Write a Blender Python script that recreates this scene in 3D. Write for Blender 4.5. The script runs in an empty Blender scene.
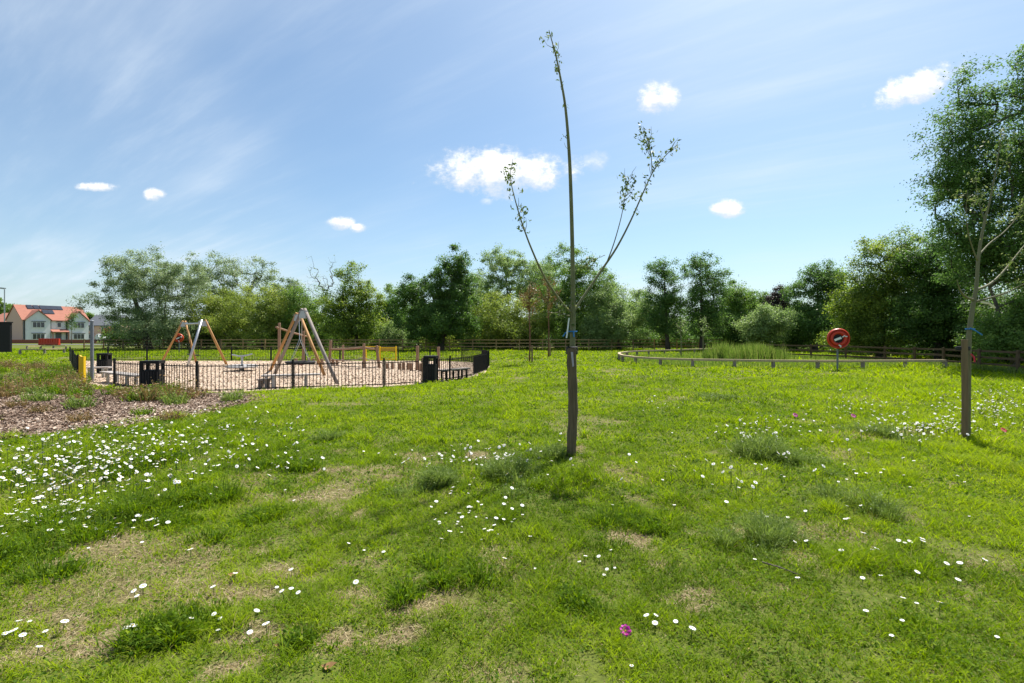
import bpy, math, random
import numpy as np
from mathutils import Vector, Matrix

random.seed(7)
RNG = np.random.default_rng(11)
S = bpy.context.scene
COL = S.collection

# ------------------------------------------------------------------ camera
W, H = 1024, 683
FPX = 17.0 / 36.0 * W            # focal length in pixels
HOR = 335.0                      # horizon row
CAMZ = 1.6
cam = bpy.data.cameras.new('camera')
cam.lens = 17.0; cam.sensor_width = 36.0; cam.sensor_fit = 'HORIZONTAL'
cam.shift_y = -(H / 2 - HOR) / W
cam.clip_start = 0.05; cam.clip_end = 3000
camo = bpy.data.objects.new('camera', cam); COL.objects.link(camo)
camo.location = (0, 0, CAMZ); camo.rotation_euler = (math.pi / 2, 0, 0)
S.camera = camo

# ------------------------------------------------------------------ exposure, sun, sky
S.view_settings.view_transform = 'Standard'; S.view_settings.look = 'None'
S.view_settings.exposure = 1.05; S.view_settings.gamma = 1.0
S.view_settings.use_curve_mapping = False
SUN_EL, SUN_AZ = math.radians(59), math.radians(31)
sv = Vector((math.sin(SUN_AZ) * math.cos(SUN_EL), math.cos(SUN_AZ) * math.cos(SUN_EL), math.sin(SUN_EL)))
sun = bpy.data.lights.new('sun', 'SUN'); sun.energy = 4.6; sun.angle = math.radians(0.53); sun.color = (1.0, 0.955, 0.88)
suno = bpy.data.objects.new('sun', sun); COL.objects.link(suno)
suno.rotation_euler = (-sv).to_track_quat('-Z', 'Y').to_euler(); suno.location = (20, 40, 60)

world = bpy.data.worlds.new('World'); S.world = world; world.use_nodes = True
SKY_STRENGTH = 0.076
CUMULUS = [  # direction of each small cloud (as photo column, row), half widths, roughness
    (503, 170, 68, 23), (657, 97, 19, 16), (917, 85, 46, 15), (728, 209, 17, 9), (340, 222, 15, 6.5),
    (359, 228, 8, 5), (98, 187, 19, 4.5), (154, 194, 11, 6), (596, 162, 13, 10), (486, 202, 6, 4)]


def build_world():
    nt = world.node_tree; N = nt.nodes; L = nt.links; N.clear()
    out = N.new('ShaderNodeOutputWorld'); bg = N.new('ShaderNodeBackground'); L.new(bg.outputs[0], out.inputs[0])
    bg.inputs['Strength'].default_value = SKY_STRENGTH
    sky = N.new('ShaderNodeTexSky'); sky.sky_type = 'NISHITA'; sky.sun_disc = False
    sky.sun_elevation = SUN_EL; sky.sun_rotation = SUN_AZ
    sky.altitude = 50; sky.air_density = 1.0; sky.dust_density = 1.3; sky.ozone_density = 1.6
    tc = N.new('ShaderNodeTexCoord'); sp = N.new('ShaderNodeSeparateXYZ'); L.new(tc.outputs['Generated'], sp.inputs[0])

    def M(op, a, b=None, c=None, clamp=False):
        n = N.new('ShaderNodeMath'); n.operation = op; n.use_clamp = clamp
        for i, s in enumerate((a, b, c)):
            if s is None: continue
            if isinstance(s, (int, float)): n.inputs[i].default_value = s
            else: L.new(s, n.inputs[i])
        return n.outputs[0]

    def noise(vec, scale, detail, rough=0.55, lac=2.0):
        n = N.new('ShaderNodeTexNoise'); n.inputs['Scale'].default_value = scale; n.inputs['Detail'].default_value = detail
        n.inputs['Roughness'].default_value = rough; L.new(vec, n.inputs['Vector']); return n.outputs['Fac']

    def comb(a, b, c=0.0):
        n = N.new('ShaderNodeCombineXYZ')
        for i, s in enumerate((a, b, c)):
            if isinstance(s, (int, float)): n.inputs[i].default_value = s
            else: L.new(s, n.inputs[i])
        return n.outputs[0]

    def ramp(x, lo, hi):
        n = N.new('ShaderNodeMapRange'); n.interpolation_type = 'SMOOTHSTEP'
        L.new(x, n.inputs[0]); n.inputs[1].default_value = lo; n.inputs[2].default_value = hi
        return n.outputs[0]

    X, Y, Z = sp.outputs
    # high thin cirrus: a layer overhead, streaked
    zz = M('MAXIMUM', Z, 0.03)
    cu, cv = M('DIVIDE', X, M('ADD', zz, 0.12)), M('DIVIDE', Y, M('ADD', zz, 0.12))
    a = math.radians(-32)
    ru = M('ADD', M('MULTIPLY', cu, math.cos(a)), M('MULTIPLY', cv, math.sin(a)))
    rv = M('SUBTRACT', M('MULTIPLY', cv, math.cos(a)), M('MULTIPLY', cu, math.sin(a)))
    c1 = noise(comb(M('MULTIPLY', ru, 0.45), M('MULTIPLY', rv, 2.1), 3.0), 1.3, 6, 0.6)
    c2 = noise(comb(M('MULTIPLY', ru, 0.5), M('MULTIPLY', rv, 0.6), 8.0), 0.8, 3, 0.5)
    c3 = noise(comb(M('MULTIPLY', ru, 0.9), M('MULTIPLY', rv, 6.0), 5.0), 1.6, 5, 0.6)
    cir = M('MULTIPLY', ramp(c1, 0.38, 0.78), ramp(c2, 0.36, 0.66))
    cir = M('ADD', M('MULTIPLY', cir, 0.4), M('MULTIPLY', M('MULTIPLY', ramp(c3, 0.42, 0.8), ramp(c2, 0.3, 0.7)), 0.3))
    # thin veil near the horizon and around the sun side
    veil = M('MULTIPLY', M('POWER', M('SUBTRACT', 1.0, zz, clamp=True), 6.0), 0.22)
    cir = M('ADD', M('ADD', cir, veil), M('MULTIPLY', ramp(c2, 0.25, 0.75), 0.26), clamp=True)
    # small fair weather cumulus
    yy = M('MAXIMUM', Y, 0.05)
    u, v = M('DIVIDE', X, yy), M('DIVIDE', Z, yy)
    n1 = noise(comb(u, v, 1.0), 17.0, 7, 0.62)
    n2 = noise(comb(u, M('MULTIPLY', v, 1.5), 4.0), 42.0, 6, 0.68)
    wob = M('ADD', M('MULTIPLY', M('SUBTRACT', n1, 0.5), 3.6), M('MULTIPLY', M('SUBTRACT', n2, 0.5), 2.2))
    cum = None; base = None
    for i, (px, py, rx, ry) in enumerate(CUMULUS):
        u0, v0 = (px - 512) / FPX, -(py - HOR) / FPX
        du, dv = M('SUBTRACT', u, u0), M('SUBTRACT', v, v0)
        if i == 2:   # the tilted one
            t = math.radians(24); du, dv = (M('ADD', M('MULTIPLY', du, math.cos(t)), M('MULTIPLY', dv, math.sin(t))),
                                            M('SUBTRACT', M('MULTIPLY', dv, math.cos(t)), M('MULTIPLY', du, math.sin(t))))
        e = M('ADD', M('POWER', M('ABSOLUTE', M('DIVIDE', du, rx * 1.0 / FPX)), 2.0), M('POWER', M('ABSOLUTE', M('DIVIDE', dv, ry * 1.0 / FPX)), 2.0))
        d = M('SUBTRACT', M('ADD', 1.0, wob), e)
        hi = 1.05 if i not in (8, 9) else 3.0
        m = ramp(d, -0.5, hi)
        lit = M('MULTIPLY', m, ramp(M('ADD', M('DIVIDE', dv, ry / FPX), M('MULTIPLY', wob, 0.55)), -0.75, 0.35)); base = lit if base is None else M('MAXIMUM', base, lit)
        cum = m if cum is None else M('MAXIMUM', cum, m)
    cum = M('MULTIPLY', cum, ramp(Y, 0.05, 0.2))
    shade = base
    hsv = N.new('ShaderNodeHueSaturation'); L.new(sky.outputs[0], hsv.inputs['Color'])
    hsv.inputs['Saturation'].default_value = 1.02; hsv.inputs['Value'].default_value = 1.0
    tn = N.new('ShaderNodeMix'); tn.data_type = 'RGBA'; tn.blend_type = 'MULTIPLY'; tn.inputs['Factor'].default_value = 1.0
    L.new(hsv.outputs[0], tn.inputs['A']); tn.inputs['B'].default_value = (0.785, 0.935, 0.97, 1)
    mx = N.new('ShaderNodeMix'); mx.data_type = 'RGBA'; L.new(cir, mx.inputs['Factor']); L.new(tn.outputs['Result'], mx.inputs['A'])
    mx.inputs['B'].default_value = (5.4, 6.1, 6.8, 1)
    cc = N.new('ShaderNodeMix'); cc.data_type = 'RGBA'; L.new(shade, cc.inputs['Factor'])
    cc.inputs['A'].default_value = (5.3, 5.7, 6.2, 1); cc.inputs['B'].default_value = (8.3, 8.3, 8.3, 1)
    m2 = N.new('ShaderNodeMix'); m2.data_type = 'RGBA'; L.new(M('MULTIPLY', cum, 0.97), m2.inputs['Factor'])
    L.new(mx.outputs['Result'], m2.inputs['A']); L.new(cc.outputs['Result'], m2.inputs['B'])
    L.new(m2.outputs['Result'], bg.inputs['Color'])


build_world()
S.cycles.max_bounces = 10; S.cycles.diffuse_bounces = 6; S.cycles.transmission_bounces = 8; S.cycles.transparent_max_bounces = 6
S.cycles.use_denoising = True

# ------------------------------------------------------------------ materials
MATS = {}


def mat(name, c1, c2=None, scale=(8, 8, 8), rough=0.7, spec=0.3, metal=0.0, bump=0.0, detail=5, c3=None):
    """Principled material whose colour wanders between c1 and c2 with noise in object space."""
    if name in MATS: return MATS[name]
    m = bpy.data.materials.new(name); m.use_nodes = True; MATS[name] = m
    nt = m.node_tree; N = nt.nodes; L = nt.links
    b = N['Principled BSDF']; b.inputs['Roughness'].default_value = rough; b.inputs['Metallic'].default_value = metal
    b.inputs['Specular IOR Level'].default_value = spec
    if c2 is None:
        c2 = tuple(x * 0.8 for x in c1)
    tc = N.new('ShaderNodeTexCoord'); mp = N.new('ShaderNodeMapping'); mp.inputs['Scale'].default_value = scale
    L.new(tc.outputs['Object'], mp.inputs['Vector'])
    n = N.new('ShaderNodeTexNoise'); n.inputs['Scale'].default_value = 1.0; n.inputs['Detail'].default_value = detail
    n.inputs['Roughness'].default_value = 0.65
    L.new(mp.outputs[0], n.inputs['Vector'])
    r = N.new('ShaderNodeValToRGB'); e = r.color_ramp.elements
    e[0].position = 0.3; e[0].color = (*c1, 1); e[1].position = 0.7; e[1].color = (*c2, 1)
    if c3: x = r.color_ramp.elements.new(0.85); x.color = (*c3, 1)
    L.new(n.outputs['Fac'], r.inputs[0]); L.new(r.outputs[0], b.inputs['Base Color'])
    if bump:
        bp = N.new('ShaderNodeBump'); bp.inputs['Strength'].default_value = bump; bp.inputs['Distance'].default_value = 0.02
        L.new(n.outputs['Fac'], bp.inputs['Height']); L.new(bp.outputs[0], b.inputs['Normal'])
    return m


def leaf_mat(name, stops, trans=0.35, rough=0.5, spec=0.25, k=1.0):
    """Thin leaf: Principled mixed with translucency, colour picked per leaf from the stored attribute."""
    if name in MATS: return MATS[name]
    stops = [(p, tuple(x * k for x in c)) for p, c in stops]
    m = bpy.data.materials.new(name); m.use_nodes = True; MATS[name] = m
    nt = m.node_tree; N = nt.nodes; L = nt.links
    out = N['Material Output']; b = N['Principled BSDF']
    b.inputs['Roughness'].default_value = rough; b.inputs['Specular IOR Level'].default_value = spec
    at = N.new('ShaderNodeAttribute'); at.attribute_name = 'v'
    r = N.new('ShaderNodeValToRGB'); e = r.color_ramp.elements
    e[0].position = stops[0][0]; e[0].color = (*stops[0][1], 1); e[1].position = stops[-1][0]; e[1].color = (*stops[-1][1], 1)
    for p, c in stops[1:-1]:
        x = e.new(p); x.color = (*c, 1)
    L.new(at.outputs['Fac'], r.inputs[0]); L.new(r.outputs[0], b.inputs['Base Color'])
    t = N.new('ShaderNodeBsdfTranslucent')
    g = N.new('ShaderNodeHueSaturation'); g.inputs['Saturation'].default_value = 1.1; g.inputs['Value'].default_value = 1.25
    L.new(r.outputs[0], g.inputs['Color']); L.new(g.outputs[0], t.inputs['Color'])
    mx = N.new('ShaderNodeMixShader'); mx.inputs[0].default_value = trans
    L.new(b.outputs[0], mx.inputs[1]); L.new(t.outputs[0], mx.inputs[2]); L.new(mx.outputs[0], out.inputs['Surface'])
    return m


M_STEEL_BLACK = mat('black_powder_coated_steel', (0.008, 0.008, 0.009), (0.013, 0.013, 0.014), rough=0.55, spec=0.2)
M_GALV = mat('galvanised_steel', (0.42, 0.43, 0.45), (0.33, 0.34, 0.36), (20, 20, 20), rough=0.4, metal=0.6)
M_GREYPAINT = mat('grey_painted_post', (0.13, 0.15, 0.17), (0.17, 0.19, 0.21), rough=0.5)
M_WOOD_NEW = mat('warm_pine', (0.42, 0.23, 0.085), (0.33, 0.17, 0.06), (9, 9, 2), rough=0.7, bump=0.2)
M_WOOD_GREY = mat('weathered_grey_timber', (0.27, 0.23, 0.20), (0.19, 0.16, 0.145), (18, 18, 3), rough=0.85, bump=0.3)
M_WOOD_LOG = mat('robinia_log', (0.29, 0.185, 0.12), (0.20, 0.12, 0.075), (14, 14, 3), rough=0.85, bump=0.4, c3=(0.36, 0.26, 0.17))
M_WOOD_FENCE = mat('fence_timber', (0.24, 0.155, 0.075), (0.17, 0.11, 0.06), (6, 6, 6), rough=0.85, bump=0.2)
M_WOOD_RAIL = mat('pale_knee_rail_timber', (0.46, 0.37, 0.22), (0.35, 0.27, 0.165), (5, 5, 5), rough=0.8, bump=0.2)
M_WOOD_BENCH = mat('grey_bench_slats', (0.40, 0.36, 0.33), (0.30, 0.27, 0.25), (3, 12, 12), rough=0.8, bump=0.2)
M_STAKE = mat('tree_stake_wood', (0.20, 0.145, 0.085), (0.085, 0.062, 0.04), (34, 34, 2.0), rough=0.9, bump=1.0, c3=(0.27, 0.20, 0.13))
M_STAKE2 = mat('tree_stake_wood_warm', (0.25, 0.17, 0.09), (0.15, 0.10, 0.06), (30, 30, 2.2), rough=0.9, bump=0.9)
M_YELLOW = mat('yellow_gate_paint', (0.72, 0.46, 0.01), (0.66, 0.42, 0.01), rough=0.4)
M_RUBBER = mat('black_rubber', (0.015, 0.015, 0.016), (0.02, 0.02, 0.02), rough=0.7)
M_RED = mat('red_plastic', (0.56, 0.036, 0.011), (0.50, 0.03, 0.009), (3, 3, 3), rough=0.4, spec=0.45)
M_ORANGE = mat('orange_red_plastic', (0.62, 0.07, 0.02), (0.55, 0.06, 0.02), rough=0.45)
M_WHITE = mat('white_label', (0.78, 0.78, 0.76), (0.7, 0.7, 0.69), (30, 30, 30), rough=0.6)
M_BLUE = mat('blue_twine', (0.02, 0.13, 0.38), (0.03, 0.2, 0.48), (40, 40, 40), rough=0.6)
M_PINKTAG = mat('red_tape', (0.55, 0.03, 0.06), (0.6, 0.05, 0.08), rough=0.6)
M_YTAG = mat('cream_tag', (0.7, 0.6, 0.38), (0.7, 0.62, 0.42), rough=0.6)
M_TERRACOTTA = mat('terracotta_roof_tiles', (0.35, 0.145, 0.10), (0.28, 0.115, 0.08), (1.2, 1.2, 5), rough=0.85, bump=0.3)
M_RENDER = mat('pale_render', (0.74, 0.72, 0.71), (0.66, 0.65, 0.65), (2, 2, 2), rough=0.9)
M_PINKBRICK = mat('pinkish_brick', (0.70, 0.47, 0.38), (0.60, 0.38, 0.30), (7, 7, 12), rough=0.9)
M_REDBRICK = mat('red_brick', (0.30, 0.10, 0.06), (0.23, 0.075, 0.05), (7, 7, 12), rough=0.9)
M_SLATE = mat('grey_slate', (0.13, 0.14, 0.155), (0.10, 0.105, 0.12), (3, 3, 8), rough=0.7)
M_GLASS = mat('window_glass', (0.02, 0.025, 0.03), (0.03, 0.035, 0.04), rough=0.08, spec=0.8)
M_SOLAR = mat('solar_panel', (0.02, 0.024, 0.036), (0.026, 0.03, 0.045), rough=0.15, spec=0.6)
M_CARWHITE = mat('white_car_paint', (0.75, 0.75, 0.75), (0.72, 0.72, 0.72), rough=0.25, spec=0.5)
M_TARMAC = mat('tarmac', (0.10, 0.10, 0.105), (0.13, 0.13, 0.135), (3, 3, 3), rough=0.9)
M_BARK = mat('tree_bark', (0.11, 0.09, 0.07), (0.07, 0.055, 0.045), (10, 10, 3), rough=0.9, bump=0.5)
M_BARK_PALE = mat('pale_ash_bark', (0.12, 0.105, 0.085), (0.075, 0.065, 0.055), (8, 8, 2), rough=0.9, bump=0.5)
M_BARK_YOUNG = mat('young_olive_bark', (0.21, 0.205, 0.095), (0.12, 0.12, 0.055), (28, 28, 9), rough=0.75, bump=0.7, c3=(0.22, 0.21, 0.13))
M_BARK_RED = mat('reddish_young_bark', (0.17, 0.085, 0.045), (0.12, 0.06, 0.035), (20, 20, 4), rough=0.8)
M_PETAL = mat('white_petals', (0.68, 0.68, 0.66), (0.62, 0.62, 0.61), rough=0.6)
M_DISC = mat('yellow_flower_centre', (0.62, 0.40, 0.02), (0.55, 0.33, 0.02), rough=0.7)
M_MAGENTA = mat('magenta_petals', (0.52, 0.012, 0.33), (0.42, 0.01, 0.28), (30, 30, 30), rough=0.5)
M_PINK = mat('pink_petals', (0.5, 0.06, 0.3), (0.45, 0.05, 0.26), rough=0.5)
M_STEM = mat('green_stem', (0.07, 0.12, 0.025), (0.09, 0.13, 0.03), rough=0.6)
M_DRYLEAF = mat('dry_leaf', (0.30, 0.17, 0.07), (0.22, 0.12, 0.05), (20, 20, 20), rough=0.8)

G_A = (0.070, 0.125, 0.008); G_B = (0.165, 0.255, 0.010); G_C = (0.28, 0.37, 0.018); G_D = (0.38, 0.31, 0.14)
M_GRASS = leaf_mat('grass_blades', [(0.0, G_A), (0.38, G_B), (0.78, G_C), (0.9, (0.24, 0.25, 0.05)), (1.0, G_D)], trans=0.48, rough=0.65, spec=0.08)
M_WEED = leaf_mat('feathery_weed_leaves', [(0.0, (0.06, 0.098, 0.019)), (0.6, (0.12, 0.172, 0.034)), (1.0, (0.20, 0.25, 0.065))], trans=0.4, k=1.35)
M_LUSH = leaf_mat('broad_weed_leaves', [(0.0, (0.07, 0.13, 0.014)), (0.6, (0.12, 0.20, 0.022)), (1.0, (0.21, 0.28, 0.02))], trans=0.45, rough=0.65, spec=0.08)
M_REED = leaf_mat('reed_leaves', [(0.0, (0.08, 0.14, 0.025)), (0.6, (0.16, 0.24, 0.045)), (1.0, (0.29, 0.32, 0.10))], trans=0.45)
M_DRYWEED = leaf_mat('dry_weed_leaves', [(0.0, (0.10, 0.11, 0.03)), (0.5, (0.22, 0.15, 0.06)), (1.0, (0.32, 0.21, 0.11))], trans=0.3)
L_WILLOW = leaf_mat('silvery_willow_leaves', [(0.0, (0.05, 0.075, 0.03)), (0.6, (0.105, 0.14, 0.06)), (1.0, (0.25, 0.28, 0.165))], trans=0.45, k=2.0)
L_DARK = leaf_mat('dark_green_leaves', [(0.0, (0.026, 0.055, 0.012)), (0.6, (0.048, 0.088, 0.018)), (1.0, (0.085, 0.13, 0.03))], trans=0.47, k=2.1)
L_MID = leaf_mat('mid_green_leaves', [(0.0, (0.042, 0.078, 0.015)), (0.6, (0.075, 0.122, 0.024)), (1.0, (0.125, 0.17, 0.04))], trans=0.47, k=2.1)
L_YEL = leaf_mat('yellow_green_leaves', [(0.0, (0.065, 0.095, 0.018)), (0.6, (0.115, 0.145, 0.028)), (1.0, (0.18, 0.20, 0.045))], trans=0.47, k=2.1)
L_LIME = leaf_mat('lime_green_leaves', [(0.0, (0.04, 0.075, 0.012)), (0.55, (0.10, 0.145, 0.024)), (1.0, (0.24, 0.28, 0.05))], trans=0.5, k=1.7)
L_PALE = leaf_mat('pale_green_leaves', [(0.0, (0.07, 0.105, 0.035)), (0.6, (0.12, 0.165, 0.055)), (1.0, (0.18, 0.22, 0.09))], trans=0.47, k=2.1)
L_ASH = leaf_mat('ash_leaves', [(0.0, (0.032, 0.065, 0.016)), (0.6, (0.06, 0.105, 0.026)), (1.0, (0.11, 0.16, 0.05))], trans=0.5, rough=0.6, spec=0.15, k=2.0)
L_RED = leaf_mat('bronze_young_leaves', [(0.0, (0.10, 0.10, 0.03)), (0.5, (0.15, 0.11, 0.04)), (1.0, (0.22, 0.11, 0.05))], trans=0.35)
L_COPPER = leaf_mat('copper_leaves', [(0.0, (0.03, 0.025, 0.02)), (1.0, (0.07, 0.05, 0.035))], trans=0.2)
L_ORANGE = leaf_mat('orange_shrub_leaves', [(0.0, (0.20, 0.08, 0.025)), (1.0, (0.36, 0.16, 0.05))], trans=0.3)
L_YOUNG = leaf_mat('young_tree_leaves', [(0.0, (0.06, 0.10, 0.02)), (0.6, (0.11, 0.16, 0.04)), (1.0, (0.19, 0.21, 0.09))], trans=0.4)
M_CHIP = leaf_mat('bark_chips', [(0.0, (0.07, 0.045, 0.034)), (0.45, (0.20, 0.14, 0.105)), (0.8, (0.36, 0.27, 0.205)), (1.0, (0.56, 0.46, 0.37))], trans=0.0, rough=0.9, spec=0.1)
M_PCHIP = leaf_mat('play_area_wood_chips', [(0.0, (0.30, 0.22, 0.155)), (0.45, (0.46, 0.35, 0.272)), (1.0, (0.58, 0.47, 0.37))], trans=0.0, rough=0.9, spec=0.1)


# ------------------------------------------------------------------ numeric helpers
def _hash(i, j, s):
    h = (i.astype(np.int64) * 374761393 + j.astype(np.int64) * 668265263 + s * 974634777) & 0xFFFFFFFF
    h = ((h ^ (h >> 13)) * 1274126177) & 0xFFFFFFFF
    return ((h ^ (h >> 16)) & 0xFFFF) / 65535.0


def vnoise(x, y, s=0):
    x = np.asarray(x, float); y = np.asarray(y, float)
    i = np.floor(x); j = np.floor(y); fx = x - i; fy = y - j
    fx = fx * fx * (3 - 2 * fx); fy = fy * fy * (3 - 2 * fy)
    i = i.astype(np.int64); j = j.astype(np.int64)
    a = _hash(i, j, s); b = _hash(i + 1, j, s); c = _hash(i, j + 1, s); d = _hash(i + 1, j + 1, s)
    return (a * (1 - fx) + b * fx) * (1 - fy) + (c * (1 - fx) + d * fx) * fy


def fbm(x, y, s=0, o=3):
    t = 0; a = 0.5; w = 0
    for k in range(o):
        t = t + a * vnoise(x * 2 ** k + 17.3 * k, y * 2 ** k - 9.1 * k, s + k); w += a; a *= 0.55
    return t / w


def sstep(x, a, b):
    t = np.clip((x - a) / (b - a), 0, 1); return t * t * (3 - 2 * t)


def in_poly(x, y, P):
    x = np.asarray(x, float); y = np.asarray(y, float); r = np.zeros(x.shape, bool)
    n = len(P)
    for k in range(n):
        x0, y0 = P[k]; x1, y1 = P[(k + 1) % n]
        c = ((y0 > y) != (y1 > y)) & (x < (x1 - x0) * (y - y0) / ((y1 - y0) or 1e-9) + x0)
        r ^= c
    return r


def seg_dist(x, y, P, closed=True):
    d = np.full(np.shape(x), 1e9)
    n = len(P)
    for k in range(n if closed else n - 1):
        x0, y0 = P[k]; x1, y1 = P[(k + 1) % n]; dx, dy = x1 - x0, y1 - y0
        t = np.clip(((x - x0) * dx + (y - y0) * dy) / (dx * dx + dy * dy + 1e-9), 0, 1)
        d = np.minimum(d, np.hypot(x - x0 - t * dx, y - y0 - t * dy))
    return d


ZP = -0.2   # level of the play area


def plane(px, py, z=0.0):
    Y = (CAMZ - z) * FPX / (py - HOR)
    return ((px - 512) / FPX * Y, Y)


PLAY = [plane(px, py, ZP) for px, py in [(84, 384), (118, 388.5), (155, 391.5), (197, 393.5), (240, 393), (293, 390), (340, 388.5), (384, 387),
                                         (420, 384.5), (450, 381), (474, 376), (487, 370.5), (489, 366.5), (478, 363.2), (455, 361.5), (420, 361), (340, 361), (240, 361), (147, 361), (70, 361)]]


def ground(x, y):
    x = np.asarray(x, float); y = np.asarray(y, float)
    d = seg_dist(x, y, PLAY); ins = in_poly(x, y, PLAY); sd = np.where(ins, -d, d)
    m = 1 - sstep(sd, 0.0, 3.2)
    flat = sstep(sd, 0.0, 1.5)
    near = 1 - sstep(np.hypot(x, y), 25, 60)
    b = (fbm(x * 0.22, y * 0.22, 3) - 0.5) * 0.16 + (fbm(x * 1.1, y * 1.1, 5) - 0.5) * 0.07 + (fbm(x * 4, y * 4, 9, 2) - 0.5) * 0.03
    return ZP * m + b * near * flat


def gz(x, y): return float(ground(np.array([x]), np.array([y]))[0])


def at(px, py):
    """Ground point seen at a photo position."""
    z = 0.0
    for _ in range(12):
        x, y = plane(px, py, z); z = 0.5 * z + 0.5 * gz(x, y)
    return x, y, gz(x, y)


def poly_px(L): return [at(px, py)[:2] for px, py in L]


MULCH = poly_px([(-60, 446), (0, 441), (60, 433), (120, 427), (180, 418), (232, 407), (266, 397)]) + \
        [plane(px, py, ZP) for px, py in [(240, 394.3), (197, 394.8), (155, 393), (118, 390), (88, 386), (76, 378)]] + poly_px([(50, 378), (20, 376), (-60, 377)])


# ------------------------------------------------------------------ mesh helpers
class MB:
    def __init__(s): s.v = []; s.f = []; s.m = []; s.mi = 0

    def add(s, vs, fs):
        o = len(s.v); s.v += [tuple(v) for v in vs]; s.f += [tuple(o + i for i in f) for f in fs]; s.m += [s.mi] * len(fs); return s

    def box(s, c, size, rz=0.0, ch=0.0):
        hx, hy, hz = size[0] / 2, size[1] / 2, size[2] / 2; ca, sa = math.cos(rz), math.sin(rz)
        if ch:
            pr = [(hx, hy - ch), (hx - ch, hy), (-hx + ch, hy), (-hx, hy - ch), (-hx, -hy + ch), (-hx + ch, -hy), (hx - ch, -hy), (hx, -hy + ch)]
        else:
            pr = [(hx, hy), (-hx, hy), (-hx, -hy), (hx, -hy)]
        n = len(pr); vs = []
        for z in (-hz, hz):
            for x, y in pr: vs.append((c[0] + x * ca - y * sa, c[1] + x * sa + y * ca, c[2] + z))
        return s.add(vs, [tuple(range(n))[::-1], tuple(range(n, 2 * n))] + [(i, (i + 1) % n, n + (i + 1) % n, n + i) for i in range(n)])

    def beam(s, p0, p1, w, h, up=(0, 0, 1)):
        p0 = Vector(p0); p1 = Vector(p1); d = (p1 - p0).normalized(); u = Vector(up)
        if abs(d.dot(u)) > 0.98: u = Vector((0, 1, 0))
        sd = d.cross(u).normalized() * w / 2; u2 = sd.cross(d).normalized() * h / 2
        vs = [p + a * sd + b * u2 for p in (p0, p1) for a, b in ((1, 1), (-1, 1), (-1, -1), (1, -1))]
        return s.add(vs, [(0, 1, 2, 3), (7, 6, 5, 4)] + [(i, i + 4, (i + 1) % 4 + 4, (i + 1) % 4) for i in range(4)])

    def tube(s, pts, rad, n=8, cap=True):
        pts = [Vector(p) for p in pts]; k = len(pts)
        if not hasattr(rad, '__len__'): rad = [rad] * k
        vs = []; ref = None
        for i, p in enumerate(pts):
            d = (pts[min(i + 1, k - 1)] - pts[max(i - 1, 0)]).normalized()
            if ref is None or abs(ref.dot(d)) > 0.95: ref = Vector((1, 0, 0)) if abs(d.x) < 0.8 else Vector((0, 1, 0))
            a = (ref - d * ref.dot(d)).normalized(); b = d.cross(a); ref = a
            for j in range(n):
                t = 2 * math.pi * j / n; vs.append(p + (a * math.cos(t) + b * math.sin(t)) * rad[i])
        fs = [(i * n + j, i * n + (j + 1) % n, (i + 1) * n + (j + 1) % n, (i + 1) * n + j) for i in range(k - 1) for j in range(n)]
        if cap: fs += [tuple(range(n))[::-1], tuple(range((k - 1) * n, k * n))]
        return s.add(vs, fs)

    def lathe(s, prof, c, axis=(0, 0, 1), n=24, closed=False):
        ax = Vector(axis).normalized(); q = Vector((0, 0, 1)).rotation_difference(ax); c = Vector(c); vs = []
        for r, z in prof:
            for j in range(n):
                t = 2 * math.pi * j / n; vs.append(c + q @ Vector((r * math.cos(t), r * math.sin(t), z)))
        k = len(prof); fs = [(i * n + j, i * n + (j + 1) % n, ((i + 1) % k) * n + (j + 1) % n, ((i + 1) % k) * n + j) for i in range(k if closed else k - 1) for j in range(n)]
        if not closed: fs += [tuple(range(n))[::-1], tuple(range((k - 1) * n, k * n))]
        return s.add(vs, fs)

    def torus(s, c, R, r, axis, n=28, k=10):
        prof = [(R + r * math.cos(2 * math.pi * i / k), r * math.sin(2 * math.pi * i / k)) for i in range(k)]
        return s.lathe(prof, c, axis, n, closed=True)

    def build(s, name, mats, parent=None, smooth=False, local=False):
        """Coordinates are world ones unless local; parts are stored about their thing's origin."""
        o = ORG.get(parent.name, Vector((0, 0, 0))) if parent and not local else Vector((0, 0, 0))
        me = bpy.data.meshes.new(name); me.from_pydata([tuple(Vector(v) - o) for v in s.v], [], s.f)
        for m in (mats if isinstance(mats, (list, tuple)) else [mats]): me.materials.append(m)
        if any(s.m): me.polygons.foreach_set('material_index', s.m)
        if smooth: me.polygons.foreach_set('use_smooth', [True] * len(me.polygons))
        ob = bpy.data.objects.new(name, me); COL.objects.link(ob)
        if parent: ob.parent = parent; ORG[ob.name] = o
        return ob


ORG = {}


def tag(o, label, cat, group=None):
    o['label'] = label; o['category'] = cat
    if group: o['group'] = group
    return o


def thing(name, label, cat, loc, group=None):
    o = bpy.data.objects.new(name, None); COL.objects.link(o); o.location = loc; ORG[o.name] = Vector(loc); o.empty_display_size = 0.2
    return tag(o, label, cat, group)


def structure(o): o['kind'] = 'structure'; return o


def stuff(o): o['kind'] = 'stuff'; return o


def dup(root, loc, rz=0.0, sc=1.0, label=None, group=None):
    r = root.copy(); COL.objects.link(r); r.location = loc; r.rotation_euler = (0, 0, rz); r.scale = (sc, sc, sc)
    if label: r['label'] = label
    if group: r['group'] = group
    for ch in root.children:
        c = ch.copy(); COL.objects.link(c); c.parent = r
        for g in ch.children:
            d = g.copy(); COL.objects.link(d); d.parent = c
    return r


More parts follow.
